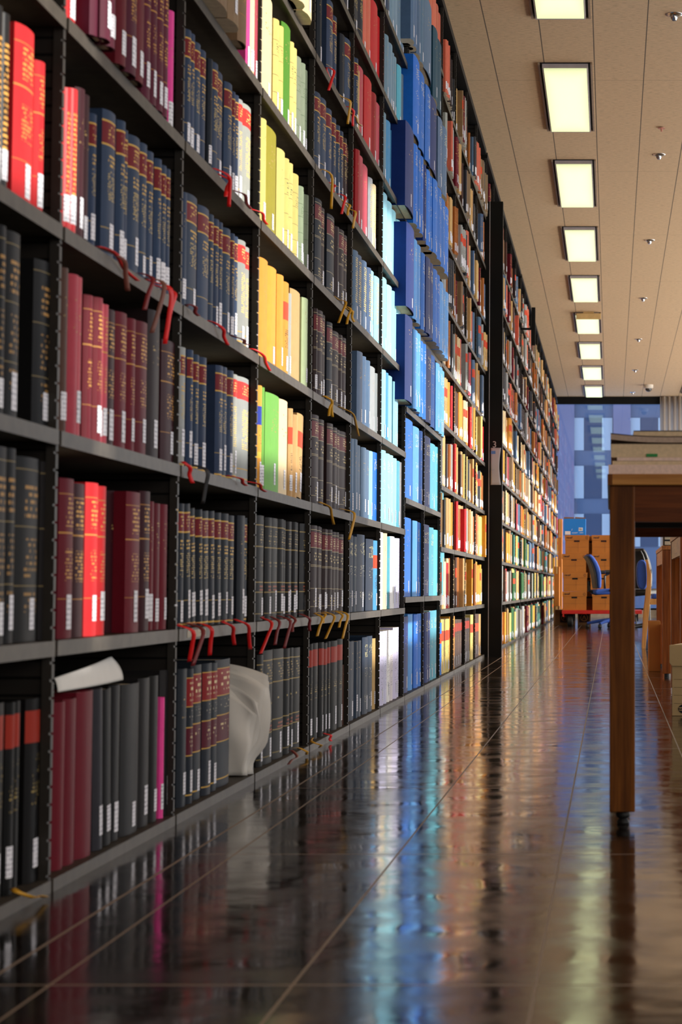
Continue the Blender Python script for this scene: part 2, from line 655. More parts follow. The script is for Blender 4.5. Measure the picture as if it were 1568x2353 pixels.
def ceiling_mat():
    m = bpy.data.materials.new('ceiling_boards')
    m.use_nodes = True
    g = NT(m)
    b = m.node_tree.nodes['Principled BSDF']
    tc = g.n('TexCoord')
    sx = g.n('SeparateXYZ')
    g.put(sx.inputs[0], tc.outputs['Object'])
    fx = g.math('FRACT', g.math('DIVIDE', g.math('ADD', sx.outputs[0], 0.70 + 3.0 + 0.15), 0.30))
    kx = g.math('LESS_THAN', g.math('ABSOLUTE', g.math('SUBTRACT', fx, 0.5)), 0.010)
    fy = g.math('FRACT', g.math('DIVIDE', sx.outputs[1], 2.735))
    ky = g.math('LESS_THAN', g.math('ABSOLUTE', g.math('SUBTRACT', fy, 0.5)), 0.0012)
    seam = g.math('MAXIMUM', kx, g.math('MULTIPLY', ky, 0.5))
    mp = g.n('Mapping')
    mp.inputs['Scale'].default_value = (9, 60, 1)
    g.put(mp.inputs['Vector'], tc.outputs['Object'])
    n1 = g.n('TexNoise')
    n1.inputs['Scale'].default_value = 2.5
    n1.inputs['Detail'].default_value = 8
    n1.inputs['Roughness'].default_value = 0.75
    g.put(n1.inputs['Vector'], mp.outputs[0])
    cr = g.n('ValToRGB')
    cr.color_ramp.elements[0].position = 0.30
    cr.color_ramp.elements[0].color = ln((150, 126, 97))
    cr.color_ramp.elements[1].position = 0.52
    cr.color_ramp.elements[1].color = ln((214, 184, 145))
    g.put(cr.inputs[0], n1.outputs['Fac'])
    g.put(b.inputs['Base Color'], g.mix(seam, cr.outputs[0], ln((92, 78, 64))))
    b.inputs['Roughness'].default_value = 0.85
    return m


mb = MB(); mb.box(-1.6, RX, -4, FARY + .2, -0.05, 0.0)
struct('floor', mb, floor_mat())
mb = MB(); mb.box(-1.6, RX, -4, FARY + .2, CEIL, CEIL + 0.08)
struct('ceiling', mb, ceiling_mat())
m_wall = mat('painted_wall', (170, 158, 142), 0.85)
m_bulk = mat('bulkhead_paint', (96, 84, 68), 0.8)
mb = MB(); mb.box(-1.6, -1.5, -4, FARY + .2, 0, CEIL)
struct('wall_left', mb, m_wall)
mb = MB(); mb.box(-1.5, RX, -4.1, -4.0, 0, CEIL)
struct('wall_back', mb, m_wall)
mb = MB(); mb.box(-1.5, -0.905, -4, FARY, 3.535, CEIL)
struct('trim_1', mb, m_bulk)

# right wall, unseen: its openings are invented, cut to shape the low sun.
# written as the patch each opening throws on the shelving: (depth0, depth1, z0, z1)
RISE = (RX + 0.885) * math.tan(SUN_EL)
SUNLIT = [
    (2.60, 3.375, 1.075, 2.1), (3.40, 3.52, 0.36, 0.98),
    (4.74, 5.80, 0.80, 2.15),
    (7.22, 8.50, 0.20, 1.97),
    (8.72, 9.30, 0.24, 1.60), (9.85, 10.45, 0.24, 1.62),
    (10.55, 13.9, 0.10, 1.70),
    (14.3, 32.3, 0.06, 1.74),
    (13.3, 14.2, -0.42, 0.02), (15.8, 16.15, -0.45, 0.02), (18.6, 18.9, -0.45, 0.02), (21.2, 21.5, -0.45, 0.02),
]
ys = sorted({-4.0, FARY + .2} | {a for p in SUNLIT for a in p[:2]})
zs = sorted({0.0, CEIL} | {a + RISE for p in SUNLIT for a in p[2:]})
mb = MB()
for j in range(len(ys) - 1):
    run = None
    cells = []
    for k in range(len(zs) - 1):
        cy, cz = (ys[j] + ys[j + 1]) / 2, (zs[k] + zs[k + 1]) / 2 - RISE
        op = any(p[0] < cy < p[1] and p[2] < cz < p[3] for p in SUNLIT)
        if not op:
            if run and abs(run[1] - zs[k]) < 1e-6:
                run = (run[0], zs[k + 1])
            else:
                if run:
                    cells.append(run)
                run = (zs[k], zs[k + 1])
    if run:
        cells.append(run)
    for a, b_ in cells:
        mb.box(RX, RX + 0.03, ys[j], ys[j + 1], a, b_)
struct('wall_right', mb, m_wall)

# far wall with its wide window
mb = MB()
mb.box(-1.5, RX, FARY, FARY + .15, 0, 0.12)
mb.box(-1.5, -0.98, FARY, FARY + .15, 0.12, CEIL)
mb.box(2.6, RX, FARY, FARY + .15, 0.12, CEIL)
struct('wall_far', mb, m_wall)
mb = MB(); mb.box(-0.98, 2.6, FARY - .06, FARY - .005, 3.475, CEIL - 0.003)
struct('trim_2', mb, m_black)


def glass_mat():
    m = bpy.data.materials.new('blue_tinted_glass')
    m.use_nodes = True
    g = NT(m)
    nt = m.node_tree
    out = nt.nodes['Material Output']
    tr = g.n('BsdfTransparent')
    tr.inputs[0].default_value = (0.72, 0.82, 1.0, 1)
    gl = g.n('BsdfGlossy')
    gl.inputs['Roughness'].default_value = 0.02
    gl.inputs['Color'].default_value = (0.8, 0.9, 1, 1)
    mx = g.n('MixShader')
    mx.inputs[0].default_value = 0.08
    nt.links.new(tr.outputs[0], mx.inputs[1])
    nt.links.new(gl.outputs[0], mx.inputs[2])
    nt.links.new(mx.outputs[0], out.inputs[0])
    return m


w1 = empty('window_1', (0.8, FARY + .05, 0.12)); w1['kind'] = 'structure'
mb = MB(); mb.box(-1.75, 1.77, 0.0, 0.01, 0.02, 3.44)
mb.build('pane', glass_mat(), w1)
mb = MB()
mb.box(-1.78, -1.74, -0.02, 0.04, 0, 3.46); mb.box(1.76, 1.8, -0.02, 0.04, 0, 3.46); mb.box(-1.74, 1.76, -0.02, 0.04, 0, 0.03)
mb.build('window_frame', m_black, w1)

# ------------------------------------------------------------------ shelving
POST0, PITCHY = 3.183, 0.897
FRONT = -0.87
ROWS_A = [0.020, 0.390, 0.721, 1.047, 1.386, 1.721, 2.05, 2.38, 2.71, 3.04]
ROWS_B = [0.020, 0.435, 0.857, 1.245, 1.623, 2.024, 2.409, 2.79, 3.14]
ROWS_C = [0.020, 0.364, 0.685, 1.003, 1.334, 1.640, 1.970, 2.313, 2.702, 3.05]
BAYS = []      # (depth of the near post, rows)
for k in range(13):
    BAYS.append((POST0 + PITCHY * (k - 1), ROWS_B if k in (7, 8) else (ROWS_C if k > 8 else ROWS_A)))
for k in range(6):
    BAYS.append((14.06 + PITCHY * k, ROWS_C))
for k in range(15):
    BAYS.append((19.56 + PITCHY * k, ROWS_C))
BAYW = ['leftmost bay'] + [ORD[i] + ' bay' for i in range(1, 13)]
protos = {}
BAYDESC = ['black books and red books', 'maroon and navy sets', 'navy law sets with red bands', 'yellow and green volumes', 'dark brown lined sets', 'slate blue sets', 'pale cyan and white volumes', 'tall blue journals at its near side', 'tall blue journals at its far side', 'tan books just past the blue journals', 'mixed tan and grey books', 'worn tan and brown books', 'tan books beside the panel marked 3']


def make_bay(rows):
    t = empty('shelving_bay', (0, 0, 0))
    for zt in rows:
        s = MB()
        if zt < 0.05:
            s.box(FRONT - 0.30, FRONT, 0.010, PITCHY - 0.004, 0.0, zt)
        else:
            s.box(FRONT - 0.30, FRONT - 0.003, 0.012, PITCHY - 0.006, zt - 0.018, zt - 0.0001)
            s.box(FRONT - 0.003, FRONT, 0.010, PITCHY - 0.004, zt - 0.024, zt)
        s.build('shelf', m_steel, t)
    s = MB()
    z = 0.0
    # slotted post: notches along its front edge
    while z < 3.49:
        s.box(FRONT - 0.020, FRONT - 0.004, -0.006, 0.006, z, min(z + 0.0235, 3.49))
        s.box(FRONT - 0.020, FRONT - 0.0075, -0.006, 0.006, min(z + 0.0235, 3.49), min(z + 0.0275, 3.49))
        z += 0.0275
    s.build('upright', m_post, t)
    s = MB(); s.box(FRONT - 0.30, FRONT - 0.020, -0.0015, 0.0015, 0.0, 3.49)
    s.build('side_panel', m_slot, t)
    s = MB(); s.box(FRONT - 0.31, FRONT - 0.30, 0.0, PITCHY, 0.0, 3.49)
    s.build('back_panel', m_dark, t)
    s = MB(); s.box(FRONT - 0.30, FRONT, 0.0, PITCHY, 3.49, 3.53)
    s.build('canopy', m_black, t)
    return t


for i, (y0, rows) in enumerate(BAYS):
    key = id(rows)
    if key not in protos:
        protos[key] = make_bay(rows)
        b = protos[key]
    else:
        b = dup(protos[key])
    b.location = (0, y0, 0)
    if i < 13:
        lab = 'dark steel shelving bay, %s, holding %s' % ('leftmost' if i == 0 else ORD[i] + ' from the left', BAYDESC[i])
    elif i < 19:
        lab = 'dark steel shelving bay, %s one beyond the end panel marked 3' % ORD[i - 13]
    else:
        lab = 'distant dark steel shelving bay, %s one beyond the second, plain end panel' % ORD[i - 19]
    tag(b, lab, 'bookshelf', 'bays of the long shelving wall')

b2 = [o for o in bpy.data.objects if o.get('label', '').endswith('navy law sets with red bands')][0]
ya_, _ = onx(430, 1458, FRONT); yb2, _ = onx(472, 1456, FRONT)
m_tape = mat('label_tape', (176, 168, 152), 0.7, noise=(160, 0.35))
mb = MB(); mb.box(FRONT + .0002, FRONT + .0010, ya_ - b2.location.y, yb2 - b2.location.y, .371, .386)
mb.build('shelf_label', m_tape, b2)['label'] = 'pale printed shelf label'

# end panels standing proud of the shelf fronts
t = empty('end_panel', (-0.80, 13.97, 0))
tag(t, 'tall black shelving end panel marked 3 with grey paper below the number', 'panel')
mb = MB(); mb.box(-0.36, 0.046, 0.0, 0.06, 0.0, 3.165)
mb.build('panel', m_black, t)
mb = MB(); mb.box(-0.047, -0.043, -0.004, 0.0, 0.0, 3.165)
mb.build('lit_edge_strip', m_grayrim, t)  # pale line: light catching the panel's edge, painted as a strip
sx_, sz_ = ony(1133, 1028, 13.96)
m_num = mat('pale_numeral', (176, 172, 168), 0.6)
text_mesh('numeral', '3', 0.062, m_num, t, Matrix.Translation((sx_ + 0.80 - 0.004, -0.003, sz_)) @ FACE_CAM, bold=0.0004)
xa, za = ony(1128, 1114, 13.96); xb, zb = ony(1152, 1029, 13.96)
m_sheet = mat('grey_notice_paper', (178, 178, 184), 0.7, noise=(8, 0.03))
mb = MB()


def sheetfn(u, v):
    w = (xb - xa)
    x = xa + 0.80 + w * u - (0.012 * math.sin(v * PI) * u * (1 if v < .6 else 1))
    return (x, -0.004 - 0.006 * u * math.sin(v * 2.2), za + (zb - za) * v)


mb.grid(sheetfn, 6, 12)
ps = mb.build('notice', m_sheet, t, smooth=60)
sd = ps.modifiers.new('s', 'SOLIDIFY'); sd.thickness = 0.0012
xc, zc_ = ony(1129, 1043, 13.96); xd, zd = ony(1139, 1036, 13.96)
mb = MB(); mb.box(xc + .80, xd + .80, -0.0072, -0.0062, zc_, zd)
mb.build('blue_mark', mat('blue_print', (84, 128, 190), 0.7), ps)
mb = MB(); xe, ze = ony(1129, 1080, 13.96); mb.box(xe + .80, xe + .80 + 0.02, -0.0085, -0.0075, ze, ze + 0.0015)
mb.build('small_print', mat('grey_print', (130, 130, 134), 0.7), ps)
t = empty('shelf_sign', (-0.80, 19.47, 2.82))
tag(t, 'small plain black sign board projecting high from the shelving, far down the aisle', 'sign')
mb = MB(); mb.box(0.030, 0.066, 0.0, 0.03, 0.0, 0.37)
mb.build('board', m_black, t, bevel=.003)
mb = MB(); mb.box(-0.30, 0.0295, 0.005, 0.025, 0.15, 0.17)
mb.build('bracket', m_black, t)

# ------------------------------------------------------------------ books
C = dict(navy=(45, 60, 86), dnavy=(30, 36, 46), black=(21, 21, 23), shaded=(13, 13, 14), blk2=(30, 29, 30), maroon=(98, 20, 34), dmaroon=(52, 16, 24), purple=(82, 28, 46),  # darkest black: the dim light on the lowest shelves put into cover colour
         red=(196, 36, 42), dred=(150, 22, 28), rose=(180, 70, 84), pink=(226, 70, 150), gray=(150, 152, 150), brown=(80, 56, 48), dbrown=(46, 33, 35), tanbr=(128, 104, 78),
         cream=(226, 204, 160), white=(232, 230, 238), yellow=(206, 184, 108), olive=(140, 132, 36), green=(70, 124, 36), lgreen=(108, 166, 70), palegreen=(186, 206, 160),
         dgreen=(52, 98, 58), ggreen=(122, 134, 112), orange=(212, 146, 54), tan=(196, 158, 104), slate=(78, 102, 132), dslate=(34, 49, 70), grayblue=(112, 140, 160),
         cyan=(150, 212, 232), sky=(74, 146, 196), blue=(32, 106, 198), lblue=(84, 150, 220), dblue=(22, 48, 110), teal=(84, 166, 186), lav=(206, 204, 236), torn=(150, 156, 160),
         obrown=(156, 92, 40), salmon=(196, 100, 80), dteal=(28, 70, 92), dkgr=(52, 52, 58), tealgr=(60, 110, 100))
NAMES = dict(navy='navy', shaded='jet black', dnavy='dark navy', black='black', blk2='charcoal', maroon='maroon', dmaroon='dark maroon', purple='purplish maroon', red='red', dred='deep red', rose='rose red', pink='bright pink', gray='light grey', brown='brown', dbrown='dark brown', tanbr='leather brown', cream='cream', white='white', yellow='yellow', olive='olive', green='green', lgreen='light green', palegreen='pale green', dgreen='dark green', ggreen='grey green', orange='orange tan', tan='tan', slate='slate blue', dslate='dark slate', grayblue='grey blue', cyan='pale cyan', sky='sky blue', blue='blue', lblue='light blue', dblue='dark blue', teal='teal', lav='lavender white', torn='worn grey', obrown='orange brown', salmon='salmon', dteal='dark teal', dkgr='dark grey', tealgr='green teal')
SDESC = dict(plain='cloth', bare='plain', law='maroon-banded', grayred='red-banded', lines='gold-lined', blackgold='gold-lettered', blackred='red-labelled', bands='gold-ruled', frame='gold-framed', goldheavy='heavily gilt', dots='dot-lettered', tanred='red-banded', gridline='ruled', clothblue='gilt-lettered', twored='double-labelled', whiteprint='printed', blueflag='blue-striped')

# (bay, row): [x0, x1, count, colour, style, height, options]
S = {}
S[0, 0] = [(-60, 18, 2, 'shaded', 'blackred', .285), (22, 54, 2, 'shaded', 'blackred', .285), (74, 103, 1, 'shaded', 'blackred', .28)]
S[0, 1] = [(-60, 17, 2, 'black', 'blackgold', .287), (18, 44, 1, 'black', 'blackgold', .287), (50, 101, 1, 'black', 'blackgold', .283), (103, 133, 1, 'blk2', 'blackgold', .282)]
S[0, 2] = [(-60, -2, 2, 'black', 'blackgold', .286), (0, 20, 1, 'black', 'blackgold', .28), (21, 56, 1, 'black', 'blackgold', .28), (92, 131, 1, 'black', 'blackgold', .262)]
S[0, 3] = [(-60, -5, 2, 'black', 'goldheavy', .28), (-4, 32, 2, 'black', 'goldheavy', .27), (44, 86, 1, 'red', 'lines', .272), (87, 105, 1, 'red', 'lines', .243)]
S[1, 0] = [(134, 154, 1, 'maroon', 'bare', .268), (155, 181, 1, 'maroon', 'bare', .268), (184, 219, 1, 'maroon', 'bare', .28), (224, 240, 1, 'dkgr', 'bare', .275, dict(tilt=3)), (241, 262, 1, 'black', 'bare', .275, dict(tilt=3)), (263, 284, 1, 'black', 'bare', .278), (285, 325, 1, 'black', 'bare', .278), (327, 350, 1, 'blk2', 'bare', .282), (351, 368, 1, 'blk2', 'bare', .284), (370, 376, 1, 'pink', 'bare', .235), (377, 402, 1, 'blk2', 'bare', .290)]
S[1, 1] = [(142, 171, 1, 'maroon', 'lines', .258), (173, 204, 1, 'dmaroon', 'lines', .258), (206, 230, 1, 'red', 'lines', .262), (231, 249, 1, 'red', 'lines', .262), (252, 294, 2, 'dmaroon', 'plain', .258, dict(dx=-.03)), (296, 325, 1, 'maroon', 'lines', .262), (327, 347, 1, 'dmaroon', 'lines', .264), (349, 360, 1, 'maroon', 'plain', .25), (362, 375, 1, 'maroon', 'plain', .25), (376, 390, 1, 'maroon', 'plain', .25)]
S[1, 2] = [(150, 163, 1, 'brown', 'plain', .275), (164, 196, 2, 'rose', 'plain', .27), (204, 218, 1, 'maroon', 'lines', .25), (220, 234, 1, 'maroon', 'lines', .25), (235, 253, 2, 'rose', 'lines', .25), (254, 274, 1, 'dmaroon', 'lines', .248), (279, 300, 1, 'maroon', 'lines', .252), (301, 315, 1, 'maroon', 'lines', .252), (320, 342, 1, 'maroon', 'lines', .252), (352, 376, 1, 'dbrown', 'plain', .292), (378, 408, 1, 'dmaroon', 'lines', .245)]
S[1, 3] = [(150, 163, 1, 'red', 'goldheavy', .24), (164, 178, 1, 'red', 'goldheavy', .245), (182, 214, 2, 'dmaroon', 'plain', .262), (215, 227, 1, 'navy', 'law', .24), (246, 272, 1, 'navy', 'law', .266), (273, 287, 1, 'navy', 'law', .266), (288, 299, 1, 'navy', 'law', .264), (303, 325, 1, 'navy', 'law', .266), (326, 342, 1, 'navy', 'law', .266), (346, 360, 1, 'navy', 'law', .266), (361, 371, 1, 'navy', 'law', .262), (372, 391, 2, 'navy', 'law', .262)]
S[1, 4] = [(156, 196, 2, 'red', 'plain', .27), (198, 214, 1, 'dmaroon', 'plain', .27), (218, 241, 1, 'purple', 'plain', .27, dict(dx=.03)), (245, 278, 2, 'purple', 'plain', .27, dict(dx=.045)), (280, 297, 1, 'maroon', 'plain', .275, dict(dx=.03)), (298, 318, 1, 'purple', 'lines', .27, dict(dx=.03)), (320, 341, 1, 'maroon', 'plain', .275, dict(dx=.035)), (342, 392, 4, 'purple', 'lines', .272, dict(dx=.02)), (393, 402, 1, 'pink', 'plain', .25)]
S[1, 5] = [(200, 440, 9, 'purple', 'plain', .27)]
S[2, 0] = [(417, 433, 1, 'dnavy', 'plain', .285), (434, 446, 1, 'dnavy', 'twored', .28), (449, 470, 1, 'dnavy', 'twored', .285), (471, 488, 1, 'dnavy', 'twored', .285), (489, 504, 1, 'dnavy', 'twored', .287), (506, 539, 1, 'dnavy', 'twored', .29)]
S[2, 1] = [(396, 410, 1, 'dnavy', 'law', .258), (413, 425, 1, 'dnavy', 'law', .255), (427, 440, 1, 'dnavy', 'law', .255, dict(tilt=4)), (444, 456, 1, 'dnavy', 'law', .248, dict(tilt=5)), (458, 468, 1, 'dnavy', 'law', .248, dict(tilt=4)), (470, 485, 1, 'dnavy', 'law', .25, dict(tilt=3)), (488, 500, 1, 'dnavy', 'law', .254, dict(tilt=3)), (501, 512, 1, 'dnavy', 'law', .254, dict(tilt=2)), (517, 530, 1, 'dnavy', 'law', .256), (532, 545, 1, 'dnavy', 'law', .252), (550, 563, 1, 'dnavy', 'plain', .254), (564, 575, 1, 'dnavy', 'law', .254)]
S[2, 2] = [(420, 433, 1, 'gray', 'law', .252), (435, 443, 1, 'navy', 'law', .25), (447, 456, 1, 'navy', 'law', .25), (470, 481, 1, 'navy', 'law', .254), (484, 500, 2, 'dnavy', 'plain', .25, dict(dx=-.02)), (501, 513, 1, 'navy', 'law', .256), (514, 525, 1, 'navy', 'law', .256), (526, 536, 1, 'navy', 'law', .256), (537, 548, 1, 'gray', 'grayred', .256), (556, 580, 1, 'gray', 'grayred', .262)]
S[2, 3] = [(424, 434, 1, 'navy', 'plain', .25), (436, 461, 1, 'navy', 'law', .256), (465, 487, 1, 'navy', 'law', .258), (488, 498, 1, 'navy', 'law', .258), (499, 508, 1, 'navy', 'law', .256), (509, 517, 1, 'navy', 'law', .256), (520, 533, 1, 'navy', 'law', .256), (534, 541, 1, 'navy', 'law', .256), (542, 550, 1, 'navy', 'law', .254), (553, 567, 1, 'gray', 'grayred', .258), (568, 579, 1, 'gray', 'grayred', .258), (583, 596, 1, 'gray', 'grayred', .26)]
S[2, 4] = [(429, 449, 2, 'navy', 'law', .256), (452, 477, 2, 'navy', 'law', .256), (480, 486, 1, 'dnavy', 'plain', .25), (488, 501, 1, 'navy', 'law', .258), (502, 520, 1, 'navy', 'law', .258), (524, 537, 1, 'navy', 'law', .258), (538, 551, 2, 'navy', 'law', .256), (552, 562, 1, 'gray', 'grayred', .258), (563, 581, 1, 'gray', 'grayred', .26)]
S[2, 5] = [(470, 500, 2, 'tanbr', 'plain', .26), (501, 531, 1, 'tanbr', 'lines', .26, dict(dx=.05)), (532, 554, 1, 'tanbr', 'lines', .262, dict(dx=.05)), (555, 571, 1, 'tanbr', 'lines', .262, dict(dx=.04)), (572, 577, 1, 'pink', 'plain', .26), (579, 585, 1, 'cream', 'plain', .26), (587, 593, 1, 'rose', 'plain', .26), (595, 605, 1, 'pink', 'plain', .27)]
S[3, 0] = [(599, 609, 1, 'shaded', 'bands', .285), (610, 632, 1, 'shaded', 'bands', .29), (634, 656, 1, 'shaded', 'bands', .29), (657, 667, 1, 'shaded', 'bands', .29), (668, 676, 1, 'shaded', 'bands', .287), (677, 692, 1, 'shaded', 'bands', .287)]
S[3, 1] = [(597, 612, 1, 'black', 'bands', .268), (615, 626, 1, 'black', 'bands', .266), (627, 643, 1, 'black', 'bands', .266), (644, 653, 1, 'black', 'bands', .266), (654, 661, 1, 'black', 'bands', .266), (662, 668, 1, 'black', 'bands', .266), (669, 675, 1, 'black', 'bands', .266), (676, 688, 2, 'black', 'bands', .266), (696, 709, 1, 'black', 'bands', .268)]
S[3, 2] = [(599, 606, 1, 'orange', 'blueflag', .262), (607, 613, 1, 'lgreen', 'plain', .262), (614, 645, 1, 'lgreen', 'plain', .255), (646, 668, 1, 'cream', 'plain', .262), (669, 674, 1, 'tan', 'tanred', .25), (676, 682, 1, 'tan', 'plain', .235, dict(tilt=-4)), (686, 697, 1, 'tan', 'tanred', .24, dict(tilt=-7))]
S[3, 3] = [(603, 622, 1, 'orange', 'plain', .266), (625, 643, 1, 'orange', 'plain', .268), (644, 655, 1, 'orange', 'plain', .266), (656, 668, 1, 'orange', 'tanred', .262), (669, 675, 1, 'gray', 'plain', .24), (676, 697, 1, 'tan', 'plain', .262), (698, 708, 1, 'palegreen', 'plain', .262), (710, 719, 1, 'dgreen', 'plain', .268)]
S[3, 4] = [(606, 616, 1, 'yellow', 'plain', .285), (617, 644, 1, 'olive', 'plain', .288), (645, 660, 1, 'yellow', 'plain', .265), (661, 668, 1, 'yellow', 'gridline', .265), (669, 676, 1, 'yellow', 'gridline', .265), (677, 687, 1, 'yellow', 'gridline', .245), (690, 697, 1, 'ggreen', 'gridline', .23), (698, 703, 1, 'ggreen', 'gridline', .23), (704, 710, 1, 'ggreen', 'gridline', .23)]
S[3, 5] = [(609, 635, 1, 'cream', 'plain', .285), (636, 644, 1, 'yellow', 'gridline', .262), (645, 652, 1, 'yellow', 'gridline', .26), (653, 671, 1, 'green', 'plain', .288), (672, 678, 1, 'yellow', 'gridline', .27), (679, 686, 1, 'yellow', 'gridline', .27), (687, 697, 1, 'ggreen', 'gridline', .262), (698, 704, 1, 'ggreen', 'gridline', .262), (705, 711, 1, 'ggreen', 'gridline', .262), (712, 719, 1, 'ggreen', 'gridline', .262)]
S[3, 6] = [(640, 690, 3, 'tanbr', 'plain', .26, dict(dx=.03)), (691, 703, 1, 'cream', 'plain', .26, dict(dx=.05)), (704, 722, 1, 'cream', 'plain', .262, dict(dx=.05))]
S[4, 0] = [(716, 722, 1, 'shaded', 'blackred', .288), (724, 734, 1, 'shaded', 'blackred', .288), (737, 744, 1, 'shaded', 'blackred', .285), (746, 753, 1, 'shaded', 'blackred', .285), (755, 761, 1, 'shaded', 'blackred', .285), (765, 776, 1, 'shaded', 'blackred', .285), (778, 788, 1, 'shaded', 'blackred', .285), (789, 799, 1, 'brown', 'plain', .2)]
S[4, 1] = [(719, 729, 1, 'dbrown', 'frame', .268), (730, 737, 1, 'dbrown', 'frame', .268), (738, 744, 1, 'dbrown', 'frame', .268), (745, 750, 1, 'dbrown', 'frame', .266), (751, 757, 1, 'dbrown', 'frame', .266), (758, 765, 1, 'dbrown', 'frame', .266), (766, 774, 1, 'dbrown', 'frame', .264), (775, 783, 1, 'dbrown', 'frame', .264), (785, 793, 1, 'dbrown', 'frame', .262)]
S[4, 2] = [(723, 735, 1, 'dbrown', 'frame', .268), (739, 749, 1, 'dbrown', 'frame', .268), (757, 767, 1, 'dbrown', 'frame', .268), (768, 784, 2, 'dbrown', 'frame', .266), (788, 803, 1, 'dbrown', 'frame', .268)]
S[4, 3] = [(728, 732, 1, 'dbrown', 'frame', .268), (734, 751, 2, 'dbrown', 'frame', .268), (756, 765, 1, 'dnavy', 'frame', .262), (768, 780, 1, 'dbrown', 'frame', .25), (785, 798, 2, 'dbrown', 'frame', .258), (799, 806, 1, 'dbrown', 'frame', .258)]
S[4, 4] = [(728, 740, 1, 'dnavy', 'frame', .262), (742, 751, 1, 'dbrown', 'frame', .26), (756, 770, 1, 'dnavy', 'frame', .26), (773, 779, 1, 'dbrown', 'plain', .25), (782, 791, 1, 'dbrown', 'frame', .262), (793, 806, 2, 'dbrown', 'frame', .262)]
S[4, 5] = [(731, 741, 1, 'navy', 'law', .255), (744, 755, 1, 'navy', 'law', .262), (757, 766, 1, 'navy', 'law', .262), (768, 775, 1, 'navy', 'law', .255), (779, 784, 1, 'navy', 'law', .258), (786, 792, 1, 'navy', 'law', .258), (794, 800, 1, 'dbrown', 'law', .255), (801, 810, 2, 'dbrown', 'frame', .25)]
S[4, 6] = [(733, 740, 1, 'dnavy', 'plain', .26), (755, 766, 1, 'navy', 'law', .27), (768, 775, 1, 'navy', 'law', .255), (790, 797, 1, 'dnavy', 'plain', .26), (798, 810, 1, 'navy', 'law', .268), (811, 817, 1, 'navy', 'law', .262), (818, 823, 1, 'navy', 'law', .26), (824, 829, 1, 'tan', 'plain', .24)]
S[4, 7] = [(760, 790, 3, 'navy', 'law', .26), (792, 835, 4, 'dnavy', 'law', .26)]
S[5, 0] = [(806, 818, 1, 'dslate', 'plain', .268), (819, 825, 1, 'dslate', 'plain', .268), (826, 834, 1, 'dslate', 'plain', .268), (837, 858, 2, 'dslate', 'dots', .275), (860, 866, 1, 'tan', 'plain', .262)]
S[5, 1] = [(807, 824, 2, 'dslate', 'dots', .262), (826, 842, 1, 'dslate', 'dots', .27), (844, 860, 1, 'dslate', 'dots', .262), (861, 868, 1, 'sky', 'tanred', .262)]
S[5, 2] = [(809, 822, 2, 'slate', 'plain', .265), (823, 832, 1, 'slate', 'plain', .255), (833, 842, 1, 'slate', 'plain', .255), (843, 852, 1, 'slate', 'plain', .252), (853, 860, 1, 'cyan', 'plain', .258), (861, 875, 1, 'blue', 'dots', .26)]
S[5, 3] = [(828, 838, 1, 'slate', 'plain', .262), (839, 845, 1, 'slate', 'plain', .262), (846, 852, 1, 'slate', 'plain', .255), (854, 866, 1, 'torn', 'plain', .25), (867, 878, 2, 'torn', 'plain', .24)]
S[5, 4] = [(818, 826, 1, 'slate', 'clothblue', .262), (827, 836, 1, 'slate', 'clothblue', .262), (837, 846, 1, 'slate', 'clothblue', .262), (847, 853, 1, 'slate', 'clothblue', .258), (854, 862, 1, 'cyan', 'clothblue', .262), (863, 872, 1, 'cyan', 'clothblue', .258), (873, 882, 1, 'cyan', 'clothblue', .258)]
S[5, 5] = [(821, 827, 1, 'dred', 'plain', .285), (828, 837, 1, 'rose', 'plain', .28), (838, 850, 1, 'rose', 'plain', .278), (851, 858, 1, 'torn', 'clothblue', .262), (859, 866, 1, 'cream', 'clothblue', .262)]
S[5, 6] = [(828, 840, 1, 'rose', 'plain', .27), (841, 856, 1, 'red', 'plain', .275), (858, 866, 1, 'dred', 'plain', .27), (867, 879, 1, 'rose', 'plain', .268)]
S[5, 7] = [(838, 855, 2, 'salmon', 'plain', .275), (856, 870, 1, 'red', 'plain', .28), (872, 889, 1, 'red', 'plain', .28)]
S[5, 8] = [(845, 900, 6, 'navy', 'law', .26)]
S[6, 0] = [(876, 884, 1, 'lav', 'whiteprint', .285), (885, 891, 1, 'lav', 'whiteprint', .285), (892, 905, 2, 'white', 'whiteprint', .285), (907, 920, 2, 'lav', 'whiteprint', .29)]
S[6, 1] = [(875, 885, 1, 'white', 'whiteprint', .30), (886, 892, 1, 'cream', 'plain', .3), (893, 898, 1, 'teal', 'plain', .29), (899, 908, 1, 'white', 'plain', .29), (909, 922, 2, 'lav', 'whiteprint', .288)]
S[6, 2] = [(880, 888, 1, 'cyan', 'dots', .285), (889, 896, 1, 'cyan', 'dots', .285), (897, 904, 1, 'cyan', 'dots', .283), (905, 912, 1, 'cyan', 'plain', .28), (913, 920, 1, 'teal', 'plain', .28), (921, 926, 1, 'white', 'plain', .28)]
S[6, 3] = [(883, 889, 1, 'cyan', 'plain', .28), (890, 896, 1, 'sky', 'plain', .28), (897, 906, 1, 'cyan', 'plain', .28), (907, 916, 1, 'cyan', 'dots', .272)]
S[6, 4] = [(883, 893, 1, 'cyan', 'plain', .3), (894, 903, 1, 'cyan', 'plain', .298), (904, 912, 1, 'cyan', 'plain', .296), (913, 922, 1, 'cyan', 'plain', .295), (924, 931, 1, 'cyan', 'plain', .27)]
S[6, 5] = [(884, 894, 1, 'cyan', 'plain', .3), (895, 904, 1, 'cyan', 'plain', .298), (905, 914, 1, 'cyan', 'plain', .296), (915, 920, 1, 'cyan', 'plain', .285), (922, 932, 2, 'cyan', 'plain', .28)]
S[6, 6] = [(885, 891, 1, 'grayblue', 'plain', .29), (892, 900, 1, 'sky', 'plain', .282), (903, 914, 1, 'sky', 'plain', .282), (916, 926, 1, 'sky', 'plain', .28)]
